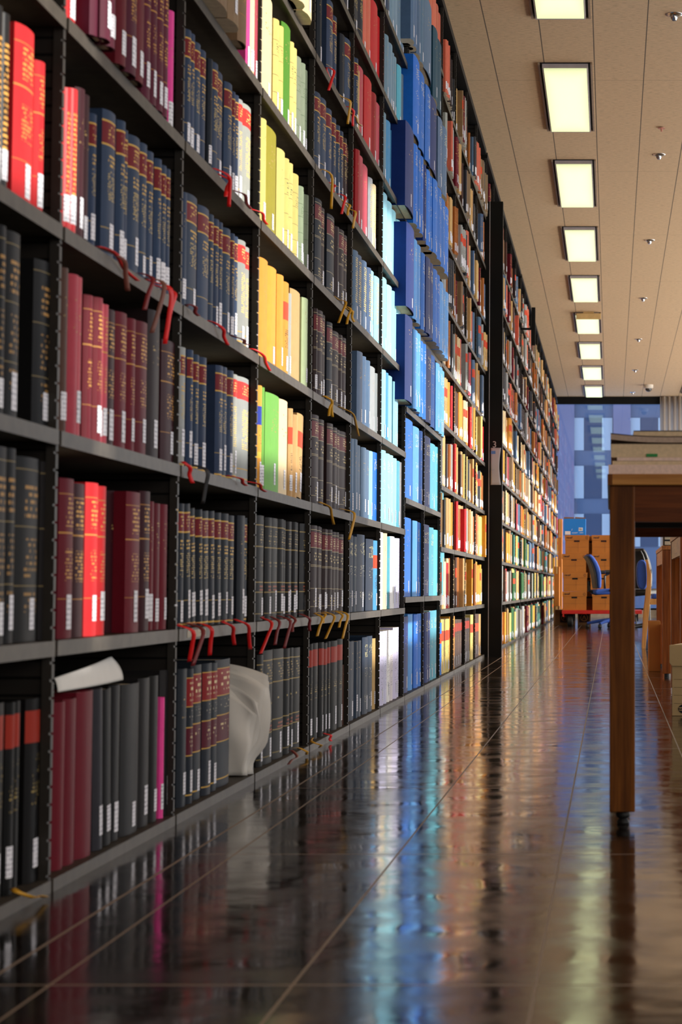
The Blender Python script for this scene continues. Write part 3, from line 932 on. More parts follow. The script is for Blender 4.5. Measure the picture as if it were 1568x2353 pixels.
S[6, 7] = [(890, 896, 1, 'grayblue', 'plain', .285), (897, 904, 1, 'grayblue', 'plain', .28), (905, 914, 2, 'grayblue', 'plain', .275), (917, 924, 1, 'teal', 'plain', .28), (925, 932, 1, 'grayblue', 'plain', .275)]
S[6, 8] = [(900, 915, 2, 'grayblue', 'plain', .27), (917, 934, 2, 'grayblue', 'plain', .27)]
S[7, 0] = [(932, 942, 1, 'dblue', 'plain', .33), (944, 953, 1, 'lblue', 'plain', .335), (955, 977, 3, 'blue', 'dots', .335)]
S[8, 0] = [(979, 990, 2, 'dblue', 'dots', .335), (991, 1006, 2, 'teal', 'dots', .34)]
S[7, 1] = [(931, 950, 1, 'blue', 'plain', .346), (952, 961, 1, 'lblue', 'plain', .342), (962, 973, 2, 'blue', 'dots', .34)]
S[8, 1] = [(975, 991, 1, 'dblue', 'dots', .342), (992, 1000, 1, 'teal', 'dots', .335), (1001, 1012, 1, 'teal', 'plain', .335), (1013, 1023, 1, 'teal', 'plain', .33)]
S[7, 2] = [(933, 951, 1, 'blue', 'plain', .352), (952, 965, 1, 'lblue', 'dots', .346), (966, 977, 2, 'blue', 'dots', .345)]
S[8, 2] = [(979, 993, 1, 'dblue', 'dots', .345), (994, 1013, 2, 'teal', 'dots', .335), (1014, 1025, 1, 'teal', 'dots', .33)]
S[7, 3] = [(937, 953, 1, 'dblue', 'plain', .35, dict(dx=.05)), (954, 968, 2, 'lblue', 'dots', .346, dict(dx=.04)), (969, 980, 2, 'blue', 'dots', .345, dict(dx=.03))]
S[8, 3] = [(982, 993, 1, 'dblue', 'dots', .345, dict(dx=.03)), (994, 1004, 1, 'blue', 'dots', .345, dict(dx=.03)), (1005, 1024, 3, 'lblue', 'dots', .335, dict(dx=.03))]
S[7, 4] = [(938, 955, 1, 'dblue', 'plain', .35, dict(dx=.055)), (956, 970, 2, 'lblue', 'dots', .346, dict(dx=.05)), (971, 982, 2, 'blue', 'dots', .345, dict(dx=.045))]
S[8, 4] = [(984, 998, 2, 'dblue', 'dots', .345, dict(dx=.06)), (999, 1012, 2, 'blue', 'dots', .345, dict(dx=.06)), (1013, 1032, 3, 'lblue', 'dots', .335, dict(dx=.06))]
S[7, 5] = [(938, 956, 1, 'dblue', 'plain', .35, dict(dx=.06)), (957, 975, 3, 'blue', 'dots', .346, dict(dx=.055)), (976, 984, 2, 'dblue', 'dots', .345, dict(dx=.05))]
S[8, 5] = [(986, 998, 2, 'blue', 'dots', .345, dict(dx=.06)), (1000, 1016, 2, 'blue', 'dots', .345, dict(dx=.07)), (1017, 1033, 2, 'blue', 'dots', .335, dict(dx=.07))]
S[7, 6] = [(943, 952, 3, 'slate', 'plain', .33, dict(dx=.025)), (955, 968, 1, 'blue', 'dots', .346, dict(dx=.05)), (969, 980, 1, 'blue', 'dots', .346, dict(dx=.05)), (981, 991, 1, 'blue', 'dots', .346, dict(dx=.05))]
S[8, 6] = [(993, 1008, 1, 'dblue', 'plain', .345, dict(dx=.06)), (1012, 1028, 2, 'slate', 'dots', .345, dict(dx=.06))]
S[7, 7] = [(944, 950, 2, 'slate', 'plain', .33, dict(dx=.03)), (951, 962, 2, 'slate', 'plain', .34, dict(dx=.05)), (963, 976, 2, 'slate', 'plain', .34, dict(dx=.05)), (980, 996, 1, 'slate', 'plain', .34, dict(dx=.06))]
S[8, 7] = [(999, 1018, 2, 'dteal', 'plain', .345, dict(dx=.05))]
S[7, 8] = [(950, 985, 3, 'slate', 'plain', .3)]
S[8, 8] = [(990, 1015, 4, 'salmon', 'plain', .3)]
S[9, 0] = [(1007, 1013, 1, 'orange', 'tanred', .285), (1014, 1018, 1, 'blue', 'tanred', .27), (1019, 1036, 4, 'yellow', 'tanred', .285), (1037, 1046, 2, 'orange', 'tanred', .295)]
S[10, 0] = [(1047, 1061, 3, 'brown', 'blackred', .27), (1064, 1080, 4, 'dbrown', 'blackred', .27)]
S[11, 0] = [(1084, 1092, 2, 'yellow', 'tanred', .285), (1093, 1102, 2, 'brown', 'tanred', .28), (1103, 1107, 1, 'tan', 'plain', .275)]
S[12, 0] = [(1109, 1114, 2, 'orange', 'tanred', .27), (1115, 1123, 2, 'dbrown', 'tanred', .26)]

LOWP = ['tan', 'orange', 'tan', 'cream', 'orange', 'brown', 'tanbr', 'gray', 'yellow', 'tan', 'obrown', 'red', 'dkgr']
MIDP = ['tan', 'cream', 'tanbr', 'gray', 'orange', 'obrown', 'rose', 'dkgr', 'slate', 'brown']
UPP = ['brown', 'dkgr', 'tanbr', 'obrown', 'gray', 'dbrown', 'slate', 'maroon', 'obrown', 'salmon', 'tan']
GRNP = ['tealgr', 'tan', 'dgreen', 'dkgr', 'yellow', 'gray', 'maroon', 'brown', 'tealgr', 'slate', 'orange']
MARP = ['maroon', 'dmaroon', 'maroon', 'purple', 'red']

books = []      # dict per book, in shelf order


def add_seg(bay, row, seg, zt, order):
    x0, x1, n, col, sty, h = seg[:6]
    op = seg[6] if len(seg) > 6 else {}
    zm = zt + h / 2
    Xs = -0.886 + op.get('dx', 0)
    Y0, Y1 = y_at(x0, Xs, zm), y_at(x1, Xs, zm)
    ts = [1 + R.uniform(-.15, .15) for _ in range(n)]
    tot = sum(ts)
    y = Y0
    for q in range(n):
        t = (Y1 - Y0) * ts[q] / tot
        order.append(dict(bay=bay, row=row, y=y + t / 2, t=t - 0.0012, h=h + R.uniform(-.0025, .0025), X=Xs + R.uniform(-.004, .004), z=zt + 0.0006, col=col, sty=sty, tilt=op.get('tilt', 0), n=len(order)))
        y += t


for (bay, row), segs in S.items():
    zt = BAYS[bay][1][row]
    order = []
    for sg in segs:
        add_seg(bay, row, sg, zt, order)
    books += order


def fill(bay, row, pal, hr, dens=1.0):
    y0, rows = BAYS[bay]
    zt = rows[row]
    gap = (rows[row + 1] if row + 1 < len(rows) else 3.49) - zt
    y = y0 + 0.015 + R.uniform(0, .05)
    order = []
    while y < y0 + PITCHY - 0.05:
        c = R.choice(pal)
        k = R.choice([1, 1, 2, 3, 4, 6])
        t = R.uniform(.02, .05)
        h = min(R.uniform(*hr), gap - 0.035)
        sty = R.choice(['plain', 'plain', 'tanred', 'lines', 'plain'])
        if c in ('maroon', 'dmaroon', 'purple'):
            sty = 'lines'
        dx = R.choice([0, 0, 0, .01, .03])
        for _ in range(k):
            if y + t > y0 + PITCHY - 0.014:
                break
            order.append(dict(bay=bay, row=row, y=y + t / 2, t=t - 0.001, h=h + R.uniform(-.004, .004), X=-0.886 + dx + R.uniform(-.008, .008), z=zt + 0.0006, col=c, sty=sty, tilt=0, n=len(order)))
            y += t
        if R.random() < 0.24 * dens:
            y += R.uniform(.03, .14)
    return order


for bay in range(9, 13):
    for row in range(1, 10):
        pal = LOWP if row < 5 else (MIDP if row == 5 else UPP)
        books += fill(bay, row, pal, (.24, .285))
for bay in range(13, len(BAYS)):
    for row in range(0, 10):
        if bay in (13, 14) and row > 3:
            pal = MARP
        elif row < 3:
            pal = GRNP if bay > 16 else LOWP
        elif row < 6:
            pal = MIDP
        else:
            pal = UPP
        hr = (.24, .29)
        books += fill(bay, row, pal, hr, 1.3)

# keep what the photograph can see (with a margin all round)
vis = []
for b in books:
    xl, ya = proj(b['X'], b['y'] - b['t'] / 2, b['z'])
    xr, yb = proj(b['X'], b['y'] + b['t'] / 2, b['z'] + b['h'])
    if xr < -160 or min(ya, yb) > 2500 or yb > 2500 or ya < -180:
        continue
    w = max(0, min(xr, 1568) - max(xl, 0))
    hh = max(0, min(ya, 2353) - max(yb, 0))
    b['area'] = w * hh
    vis.append(b)
ranked = sorted(vis, key=lambda q: -q['area'])
single = ranked[:300]
ids = {id(q) for q in single}
rest = [q for q in vis if id(q) not in ids]


def outline(t, d, bulge, nseg):
    pts = [(-d, -t / 2)]
    for i in range(nseg + 1):
        a = -1 + 2 * i / nseg
        pts.append((-bulge * (abs(a) ** 2.6), a * t / 2))
    pts.append((-d, t / 2))
    return pts


def bparams(b):
    rr = random.Random(int(b['y'] * 1e4) * 31 + b['row'])
    flat = b['sty'] in ('dots', 'whiteprint') or b['col'] in ('cyan', 'lav', 'white')
    bulge = min(.010, b['t'] * (.12 if flat else .26))
    d = 0.205 if b['bay'] not in (7, 8) else .235
    c = lin(*C[b['col']])
    k = rr.uniform(.86, 1.14)
    col = tuple(min(.9, q * k * rr.uniform(.96, 1.04)) for q in c)
    lab = b['sty'] not in ('x',) and rr.random() < .93
    lw = min(.025, b['t'] * .8)
    lh = rr.uniform(.040, .056) * (1.05 if b['row'] < 3 else .95)
    lz = rr.uniform(.012, .026)
    return rr, bulge, d, col, lab, lw, lh, lz


def add_cover(mb, b, full, T, nseg):
    rr, bulge, d, col, lab, lw, lh, lz = bparams(b)
    t, h = b['t'], b['h']
    o = outline(t, d, bulge, nseg)
    mi = BIDX[b['sty']]
    th = min(.0026, t * .16)
    n = len(o)
    for i in range(n - 1):
        p, q = o[i], o[i + 1]
        if 1 <= i < n - 2:
            ua, ub = (p[1] / t + .5), (q[1] / t + .5)
            uv = [(ua, 0), (ub, 0), (ub, 1), (ua, 1)]
        else:
            uv = None
        mb.face([T((p[0], p[1], 0)), T((q[0], q[1], 0)), T((q[0], q[1], h)), T((p[0], p[1], h))], mi, uv, col)
    if full:
        inn = [(-d, -t / 2 + th)] + [(min(x - th, -0.001 - bulge * .2), max(-t / 2 + th, min(t / 2 - th, y))) for x, y in o[1:-1]] + [(-d, t / 2 - th)]
        for i in range(n - 1):
            p, q, a, c_ = o[i], o[i + 1], inn[i], inn[i + 1]
            mb.face([T((a[0], a[1], h)), T((p[0], p[1], h)), T((q[0], q[1], h)), T((c_[0], c_[1], h))], mi, None, col)
            mb.face([T((p[0], p[1], 0)), T((a[0], a[1], 0)), T((c_[0], c_[1], 0)), T((q[0], q[1], 0))], mi, None, col)
            mb.face([T((c_[0], c_[1], 0)), T((a[0], a[1], 0)), T((a[0], a[1], h)), T((c_[0], c_[1], h))], mi, None, col)
        for e in (0, -1):
            p, a = o[e], inn[e]
            mb.face([T((p[0], p[1], 0)), T((p[0], p[1], h)), T((a[0], a[1], h)), T((a[0], a[1], 0))], mi, None, col)
    else:
        mb.face([T((x, y, h)) for x, y in o], BIDX['pages'], None, (.6, .5, .4))
        mb.face([T((x, y, 0)) for x, y in reversed(o)], BIDX['pages'], None, (.6, .5, .4))
    return rr, bulge, d, col, lab, lw, lh, lz


def add_label(mb, b, par, T, mi):
    rr, bulge, d, col, lab, lw, lh, lz = par
    t = b['t']
    off = rr.uniform(-.06, .06) * t
    K = 4
    pts = []
    for i in range(K + 1):
        y = off - lw / 2 + lw * i / K
        a = 2 * y / t
        pts.append((-bulge * (min(1, abs(a)) ** 2.6) + .0007, y))
    for i in range(K):
        p, q = pts[i], pts[i + 1]
        mb.face([T((p[0], p[1], lz)), T((q[0], q[1], lz)), T((q[0], q[1], lz + lh)), T((p[0], p[1], lz + lh))], mi,
                [(i / K, 0), ((i + 1) / K, 0), ((i + 1) / K, 1), (i / K, 1)], (.8, .8, .8))


# individual books, the 300 that show largest
cnt = {}
for b in vis:
    cnt.setdefault((b['bay'], b['row']), []).append(b)
for key, l in cnt.items():
    l.sort(key=lambda q: q['y'])
    for i, q in enumerate(l):
        q['pos'] = i
ROWW = ['lowest shelf'] + [ORD[i] + ' shelf up' for i in range(1, 10)]
BOOKOBJ = []
ONE = lambda p: p
for b in single:
    mb = MB()
    par = add_cover(mb, b, True, ONE, 8)
    used = BOOKM
    o = mb.build('book', BOOKM[BIDX[b['sty']]], smooth=40)
    o.data.polygons.foreach_set('material_index', [0] * len(o.data.polygons))
    o.location = (b['X'], b['y'], b['z'])
    rr, bulge, d, col, lab, lw, lh, lz = par
    t, h = b['t'], b['h']
    if b['tilt']:
        a = math.radians(b['tilt'])
        o.rotation_euler = (a, 0, 0)
        o.location.z += abs(math.sin(a)) * t / 2
    th = min(.0026, t * .16)
    pm = MB(); pm.box(-d + .004, -bulge - th - .0015, -t / 2 + th, t / 2 - th, .004, h - .004)
    pm.build('pages', m_pages, o)
    if lab:
        lm = MB(); add_label(lm, b, par, ONE, 0)
        lo = lm.build('call_number_label', m_label, o)
        lo['label'] = 'white paper spine label'
    nm = '%s %s book, %s from left on the %s, %s' % (NAMES[b['col']], SDESC[b['sty']], ORD[b['pos']], ROWW[b['row']], BAYW[b['bay']])
    tag(o, nm, 'book', 'books on the %s of the %s' % (ROWW[b['row']], BAYW[b['bay']]))
    BOOKOBJ.append((b, o))

# the rest, far down the shelves
mb = MB()
for b in rest:
    ca, sa = math.cos(math.radians(b['tilt'])), math.sin(math.radians(b['tilt']))

    def T(p, b=b, ca=ca, sa=sa):
        return (b['X'] + p[0], b['y'] + p[1] * ca - p[2] * sa, b['z'] + p[1] * sa + p[2] * ca + abs(sa) * b['t'] / 2)
    par = add_cover(mb, b, False, T, 4)
    if par[4]:
        add_label(mb, b, par, T, BIDX['label'])
far = mb.build('books', BOOKM, smooth=40, merge=False)
tag(far, 'remaining smaller and distant library books filling the shelves down the aisle', 'books', None, 'stuff')

# ribbons: page-marker ribbons hanging over the shelf lips, each part of its book
RIB = [
    (1, 3, 240, 568, 318, 645, 'r'), (1, 3, 255, 578, 295, 668, 'b'), (1, 3, 330, 640, 333, 712, 'm'), (1, 3, 360, 655, 380, 790, 'r'), (1, 3, 378, 668, 388, 735, 'r'), (1, 3, 346, 660, 350, 765, 'b'),
    (2, 4, 500, 390, 527, 475, 'r'), (2, 4, 515, 410, 520, 452, 'r'), (2, 4, 548, 440, 578, 480, 'm'), (2, 4, 588, 480, 615, 516, 'r'),
    (2, 3, 435, 680, 458, 726, 'm'), (2, 3, 500, 738, 525, 793, 'r'), (2, 3, 548, 768, 572, 792, 'm'), (2, 3, 590, 795, 621, 852, 'r'),
    (2, 2, 424, 1073, 444, 1110, 'r'), (2, 2, 453, 1080, 467, 1158, 'k'), (2, 2, 540, 1106, 568, 1116, 'r'), (2, 2, 585, 1118, 612, 1130, 'r'),
    (2, 1, 414, 1455, 436, 1520, 'r'), (2, 1, 440, 1452, 444, 1530, 'm'), (2, 1, 463, 1448, 483, 1506, 'r'), (2, 1, 515, 1440, 540, 1482, 'r'), (2, 1, 548, 1436, 576, 1492, 'r'),
    (3, 1, 606, 1440, 600, 1502, 'r'), (3, 1, 628, 1436, 633, 1482, 'm'), (3, 1, 648, 1432, 654, 1490, 'm'), (3, 1, 670, 1428, 673, 1452, 'm'), (3, 1, 698, 1424, 713, 1450, 'm'),
    (4, 1, 727, 1418, 730, 1462, 'y'), (4, 1, 740, 1416, 744, 1432, 'y'), (4, 1, 754, 1414, 749, 1468, 'y'), (4, 1, 777, 1410, 780, 1442, 'y'), (4, 1, 785, 1410, 788, 1468, 'y'),
    (4, 2, 740, 1158, 768, 1205, 'y'), (4, 2, 797, 1175, 803, 1240, 'y'),
    (4, 3, 748, 910, 765, 958, 'y'), (4, 3, 754, 914, 757, 956, 'y'), (4, 3, 790, 930, 825, 1002, 'y'),
    (4, 4, 782, 690, 779, 742, 'y'), (4, 4, 796, 700, 798, 745, 'y'), (4, 4, 803, 705, 815, 740, 'y'),
    (4, 5, 741, 385, 762, 480, 'y'), (4, 5, 763, 412, 767, 442, 'r'), (4, 5, 780, 440, 786, 492, 'r'), (4, 5, 793, 452, 800, 495, 'y'), (4, 5, 803, 470, 812, 525, 'y'),
    (4, 6, 752, 138, 756, 208, 'r'), (4, 6, 788, 205, 800, 285, 'y'), (4, 6, 800, 232, 812, 290, 'r'), (4, 6, 808, 240, 833, 290, 'y'),
    (3, 0, 690, 1705, 706, 1758, 'y'), (3, 0, 676, 1738, 664, 1782, 'm'),
    (4, 0, 719, 1700, 735, 1758, 'y'), (4, 0, 752, 1680, 762, 1712, 'r'),
    (0, 0, 45, 2045, 106, 2100, 'y'),
]
RM = dict(r=m_ribred, b=m_ribbrn, m=m_ribmar, y=m_ribyel, k=m_ribblk)
RN = dict(r='red', b='brown', m='maroon', y='yellow', k='black')
for (bay, row, xa_, ya_, xb_, yb_, c) in RIB:
    zt = BAYS[bay][1][row]
    Y0 = y_at(xa_, -0.868, zt)
    Y1, Z1 = onx(xb_, yb_, -0.855)
    cand = [q for q in BOOKOBJ if q[0]['bay'] == bay and q[0]['row'] == row and not q[0]['tilt']]
    if not cand:
        continue
    bk, ob = min(cand, key=lambda q: abs(q[0]['y'] - Y0))
    if abs(bk['y'] - Y0) > .25:
        continue
    ys_ = bk['y']
    drop = max(.02, zt - Z1)
    Z1 = max(Z1, .006)
    out = -0.866 + min(.02, .25 * drop) + R.uniform(0, .006)
    K = 14
    pts = []
    key = [(bk['X'] + .003, ys_, zt + .010), (-.872, Y0, zt + .008), (out, Y0 + (Y1 - Y0) * .25, zt - .004 if drop > .03 else zt + .004), (out - .004, Y0 + (Y1 - Y0) * .65, zt + (Z1 - zt) * .5), (-.856, Y1, Z1)]
    if bk['X'] > -.875:
        key[1] = (bk['X'] + .006, Y0, zt + .004)
        key = [(max(kx, bk['X'] + .004), ky, kz) for kx, ky, kz in key]
    for i in range(K + 1):
        u = i / K * (len(key) - 1)
        j = min(int(u), len(key) - 2)
        f = u - j
        P0, P1, P2, P3 = [Vector(key[max(0, min(len(key) - 1, j + q))]) for q in (-1, 0, 1, 2)]
        pts.append(0.5 * ((2 * P1) + (P2 - P0) * f + (2 * P0 - 5 * P1 + 4 * P2 - P3) * f * f + (3 * P1 - P0 - 3 * P2 + P3) * f ** 3))
    inv = Vector((bk['X'], bk['y'], bk['z']))
    rb = MB(); rb.strip([p - inv for p in pts], (0.8, 0.6, .1), .0095)
    ro = rb.build('ribbon', RM[c], ob, smooth=60)
    ro['label'] = RN[c] + ' marker ribbon'
    sd = ro.modifiers.new('s', 'SOLIDIFY'); sd.thickness = .0005

# loose papers on the lowest shelf
mb = MB()
Yl, zl = onx(134, 1588, -0.905); Yr, zr = onx(283, 1586, -0.905)
_, ztl = onx(134, 1558, -0.905); Ytr, ztr = onx(264, 1509, -0.905)
zlow = BAYS[1][1][0] + .283


def curl(u, v):
    y = Yl + (Yr - Yl) * u - (Yr - Ytr) * u * v * (v)
    top = ztl + (ztr - ztl) * min(1, u * 1.05) ** .9
    z = zlow + (top - zlow) * v
    x = -0.905 + .008 * math.sin(u * PI) - .006 * v * v
    return (x, y, z)


mb.grid(curl, 14, 8)
o = mb.build('paper_sheet', m_whitepaper, smooth=60)
sd = o.modifiers.new('s', 'SOLIDIFY'); sd.thickness = .0012
tag(o, 'white curled paper sheet lying on the maroon books of the lowest shelf', 'paper')
yb_ = y_at(543, -0.9, .15)
t = empty('paper_bundle', (-0.90, yb_, BAYS[2][1][0] + .001))
tag(t, 'crumpled bundle of loose white papers drooping beside the double-labelled navy books', 'papers')
for k in range(7):
    mb = MB()

    def crum(u, v, k=k):
        full = .034 + .006 * k
        low = .5 - .03 * k
        reach = full if v > low else full - (.02 + .004 * k) * math.sin((low - v) / low * PI / 2) ** 2 + .05 * max(0, .12 - v)
        x = -.06 + (.06 + reach) * u + .005 * math.sin(v * 7 + k * 1.7)
        y = .003 + .0065 * k + .009 * math.sin(v * 5 + 4 * u + k * .9) * u + .010 * u * u + (.02 * max(0, v - .82) / .18 if k % 2 else 0) * u
        z = .003 + (.205 + .0105 * k) * v - (.10 - .008 * k) * u * u * v * v * .6
        return (x, y, z)
    mb.grid(crum, 10, 20)
    s_ = mb.build('sheet', m_whitepaper, t, smooth=50)
    sd = s_.modifiers.new('s', 'SOLIDIFY'); sd.thickness = .0008

# ------------------------------------------------------------------ ceiling things


def lens_mat():
    m = bpy.data.materials.new('lit_diffuser')
    m.use_nodes = True
    b = m.node_tree.nodes['Principled BSDF']
    b.inputs['Base Color'].default_value = ln((235, 245, 200))
    b.inputs['Emission Color'].default_value = (0.90, 1.0, 0.52, 1)
    g = NT(m)
    tc = g.n('TexCoord')
    sx = g.n('SeparateXYZ')
    g.put(sx.inputs[0], tc.outputs['Object'])
    # tubes run along the middle: the lens is dimmer towards its rim
    ax = g.math('POWER', g.math('ABSOLUTE', g.math('DIVIDE', sx.outputs[0], .128)), 4.0)
    ay = g.math('POWER', g.math('ABSOLUTE', g.math('DIVIDE', sx.outputs[1], .80)), 6.0)
    e = g.math('SUBTRACT', 1.15, g.math('MULTIPLY', 0.42, g.math('MAXIMUM', ax, ay)))
    g.put(b.inputs['Emission Strength'], e)
    return m


m_lens = lens_mat()


def make_light():
    t = empty('ceiling_light', (0, 0, 0))
    L, Wd = 1.77 / 2, .163
    s = MB()
    for x0, x1, y0, y1 in ((-Wd, -Wd + .012, -L, L), (Wd - .012, Wd, -L, L), (-Wd + .012, Wd - .012, L - .012, L)):
        s.box(x0, x1, y0, y1, -.014, -.0005)
    s.build('trim_frame', m_lightframe, t)
    s = MB(); s.box(-Wd + .012, Wd - .012, -L + .004, L - .012, -.004, -.0005)
    s.build('recess', m_holeblk, t)
    s = MB()
    s.box(-.137, .137, -L + .02, L - .045, -.03, -.004)
    s.build('lens_rim', m_grayrim, t)
    s = MB(); s.box(-.128, .128, -L + .024, L - .075, -.0335, -.0302)
    s.build('diffuser', m_lens, t)
    return t


lp = make_light()
for n in range(9):
    o = lp if n == 0 else dup(lp)
    o.location = (-.275, 9.14 + .885 + 2.735 * n, CEIL)
    w = ['nearest of the row, cut by the top of the photo', 'second nearest of the row', 'third nearest of the row', 'fourth nearest of the row', 'fifth nearest of the row', 'sixth nearest, just beyond the beige box', 'third from the window', 'second from the window', 'last one before the window'][n]
    tag(o, 'glowing rectangular ceiling light, ' + w, 'ceiling light', 'row of ceiling lights')
o = dup(lp); o.location = (1.275, 31.4, CEIL)
tag(o, 'glowing ceiling light of the right-hand row, cut by the photo edge near curtain', 'ceiling light', 'right-hand ceiling lights')


def make_down():
    t = empty('ceiling_downlight', (0, 0, 0))
    s = MB(); s.lathe([(.0, -.012), (.022, -.012), (.046, -.004), (.05, -.0005), (.05, 0)], seg=24)
    s.build('trim_ring', m_chrome, t, smooth=60)
    s = MB(); s.lathe([(.0, -.034), (.012, -.034), (.02, -.02), (.021, -.0122)], seg=20)
    s.build('bulb', m_chrome, t, smooth=60)
    return t


dp = make_down()
for n, yy in enumerate([10.87, 14.45, 18.05, 21.7, 25.3, 28.9, 32.2]):
    o = dp if n == 0 else dup(dp)
    o.location = (.345, yy, CEIL)
    w = ['nearest', 'second nearest', 'third nearest', 'fourth nearest', 'third from the window', 'second from the window', 'last before the window'][n]
    tag(o, 'small round chrome ceiling fitting, %s of its row' % w, 'downlight', 'row of round ceiling fittings')
sx_, sy_ = onz(1521, 299, CEIL - .02)
t = empty('sprinkler_head', (sx_, sy_, CEIL)); tag(t, 'small pinkish sprinkler head on the ceiling between two chrome fittings', 'sprinkler')
m_spr = mat('pink_brass', (200, 140, 120), .4)
mb = MB(); mb.tube([(0, 0, 0), (0, 0, -.03)], .006); mb.build('stem', m_spr, t)
mb = MB(); mb.lathe([(0, -.01), (.025, -.01), (.025, -.007), (0, -.007)], seg=16); mb.build('plate', m_spr, t)
t = empty('hanging_box', (-.255, 22.75, CEIL)); tag(t, 'beige oblong box fixed to the ceiling next to a light', 'ceiling box')
mb = MB(); mb.box(-.14, .14, 0, .05, -.085, -.02); mb.build('casing', m_beige, t, bevel=.004)
mb = MB(); mb.box(-.06, .06, .015, .035, -.02, -.0005); mb.build('bracket', m_beige, t)
dx_, dz_ = ony(1491, 912, 31.0)
t = empty('dome_camera', (dx_, 31.0, CEIL)); tag(t, 'white dome security camera on the ceiling before the window', 'camera')
mb = MB(); mb.lathe([(0, -.0005), (.075, -.0005), (.075, -.04), (.065, -.055), (.05, -.06)], seg=28); mb.build('housing', mat('camera_white', (215, 205, 190), .5), t, smooth=50)
mb = MB(); mb.lathe([(.05, -.06), (.047, -.085), (.033, -.102), (.015, -.11), (0.0001, -.112)], seg=24); mb.build('dome', mat('smoked_dome', (60, 58, 60), .1), t, smooth=80)

# curtain beside the window
mb = MB()


def cur(u, v):
    x = .80 + 1.5 * u
    return (x, FARY - .16 + .035 * math.sin(u * 110) + .012 * math.sin(u * 47 + v * 2), .05 + (CEIL - .06) * v)


mb.grid(cur, 180, 4)
o = mb.build('curtain', m_curtain, smooth=60)
sd = o.modifiers.new('s', 'SOLIDIFY'); sd.thickness = .002
tag(o, 'pale pleated floor-length curtain at the right of the far window', 'curtain')

# ------------------------------------------------------------------ the building across the street
m_bwall = mat('facade_stone', (150, 140, 158), .8, noise=(.4, .06))
m_bspan = mat('facade_spandrel', (112, 122, 140), .6, noise=(.4, .05))
m_bpane = mat('facade_light_panel', (215, 218, 214), .6, noise=(.4, .04))
m_bdark = mat('facade_dark_glass', (70, 82, 104), .25, noise=(.4, .05))
BY = 140.0
PXM = BY / FPX
t = empty('office_building', (0, BY, -8)); tag(t, 'grey office building with tall window strips seen through the far window', 'building')
mb = MB(); mb.box(-26, 30, .35, 14, 0, 34)
mb.build('wall', m_bspan, t)
cols_ = [(1190, 1280), (1320, 1410), (1450, 1540), (1580, 1670)]
edge = -26.0
for (a, b_) in cols_:
    xa_, xb_ = (a - PX) * PXM, (b_ - PX) * PXM
    mb = MB(); mb.box(edge, xa_, 0, .35, 0, 34); mb.build('pier', m_bwall, t)
    edge = xb_
    for fl in range(-1, 7):
        z0 = EYE + (1352 - (1145 - 111 * fl)) * PXM + 8
        for (q0, q1, mm, nm) in ((0, 22, m_bpane, 'light_panel'), (23, 62, m_bdark, 'window'), (64, 88, m_bpane, 'light_panel')):
            mb = MB(); mb.box(xa_ + q0 * PXM, xa_ + q1 * PXM, .28, .349, z0, z0 + 75 * PXM)
            mb.build(nm, mm, t)
mb = MB(); mb.box(edge, 30, 0, .35, 0, 34); mb.build('pier', m_bwall, t)

# ------------------------------------------------------------------ the near reading table
TY = 4.08
t = empty('reading_table', (0, TY, 0)); tag(t, 'oak reading table at the right with thick legs, piled with papers', 'table')
TZ = .702
mb = MB(); mb.box(-.007, 1.75, -.012, 1.25, TZ - .0225, TZ); mb.build('tabletop', m_woodtop, t, bevel=.0025)
mb = MB(); mb.box(-.0075, .0025, -.0125, 1.2505, TZ - .0228, TZ - .0002); mb.build('edge_band', m_wood, t)
lm_ = MB(); lm_.prism([(-.003, 0), (.048, 0), (.048, .055), (-.003, .055)], 'z', .026, TZ - .0228)
leg = lm_.build('leg', m_wood, t, bevel=.002)
ft = MB(); ft.lathe([(0, 0), (.011, 0), (.013, .003), (.011, .008), (.008, .011), (.013, .014), (.015, .019), (.012, .026), (0, .026)], (.024, .027, 0), seg=18); ft.build('glide_foot', m_rubber, leg, smooth=50)
for (dx_, dy_) in ((0, 1.185), (1.69, 0), (1.69, 1.185)):
    l2 = dup(leg, t); l2.location = (dx_, dy_, 0)
mb = MB(); mb.box(.048, 1.69, .006, .026, .606, TZ - .0228); mb.build('apron', m_woodx, t)
mb = MB(); mb.box(.048, 1.69, 1.21, 1.23, .606, TZ - .0228); mb.build('apron', m_woodx, t)
mb = MB(); mb.box(.004, .022, .055, 1.185, .606, TZ - .0228); mb.build('apron', m_wood, t)
mb = MB(); mb.box(.022, 1.69, .40, .42, .606, TZ - .0228); mb.build('cross_rail', m_dark, t)

# pile of large bound papers
m_cov = mat('dark_thin_cover', (70, 56, 44), .6)


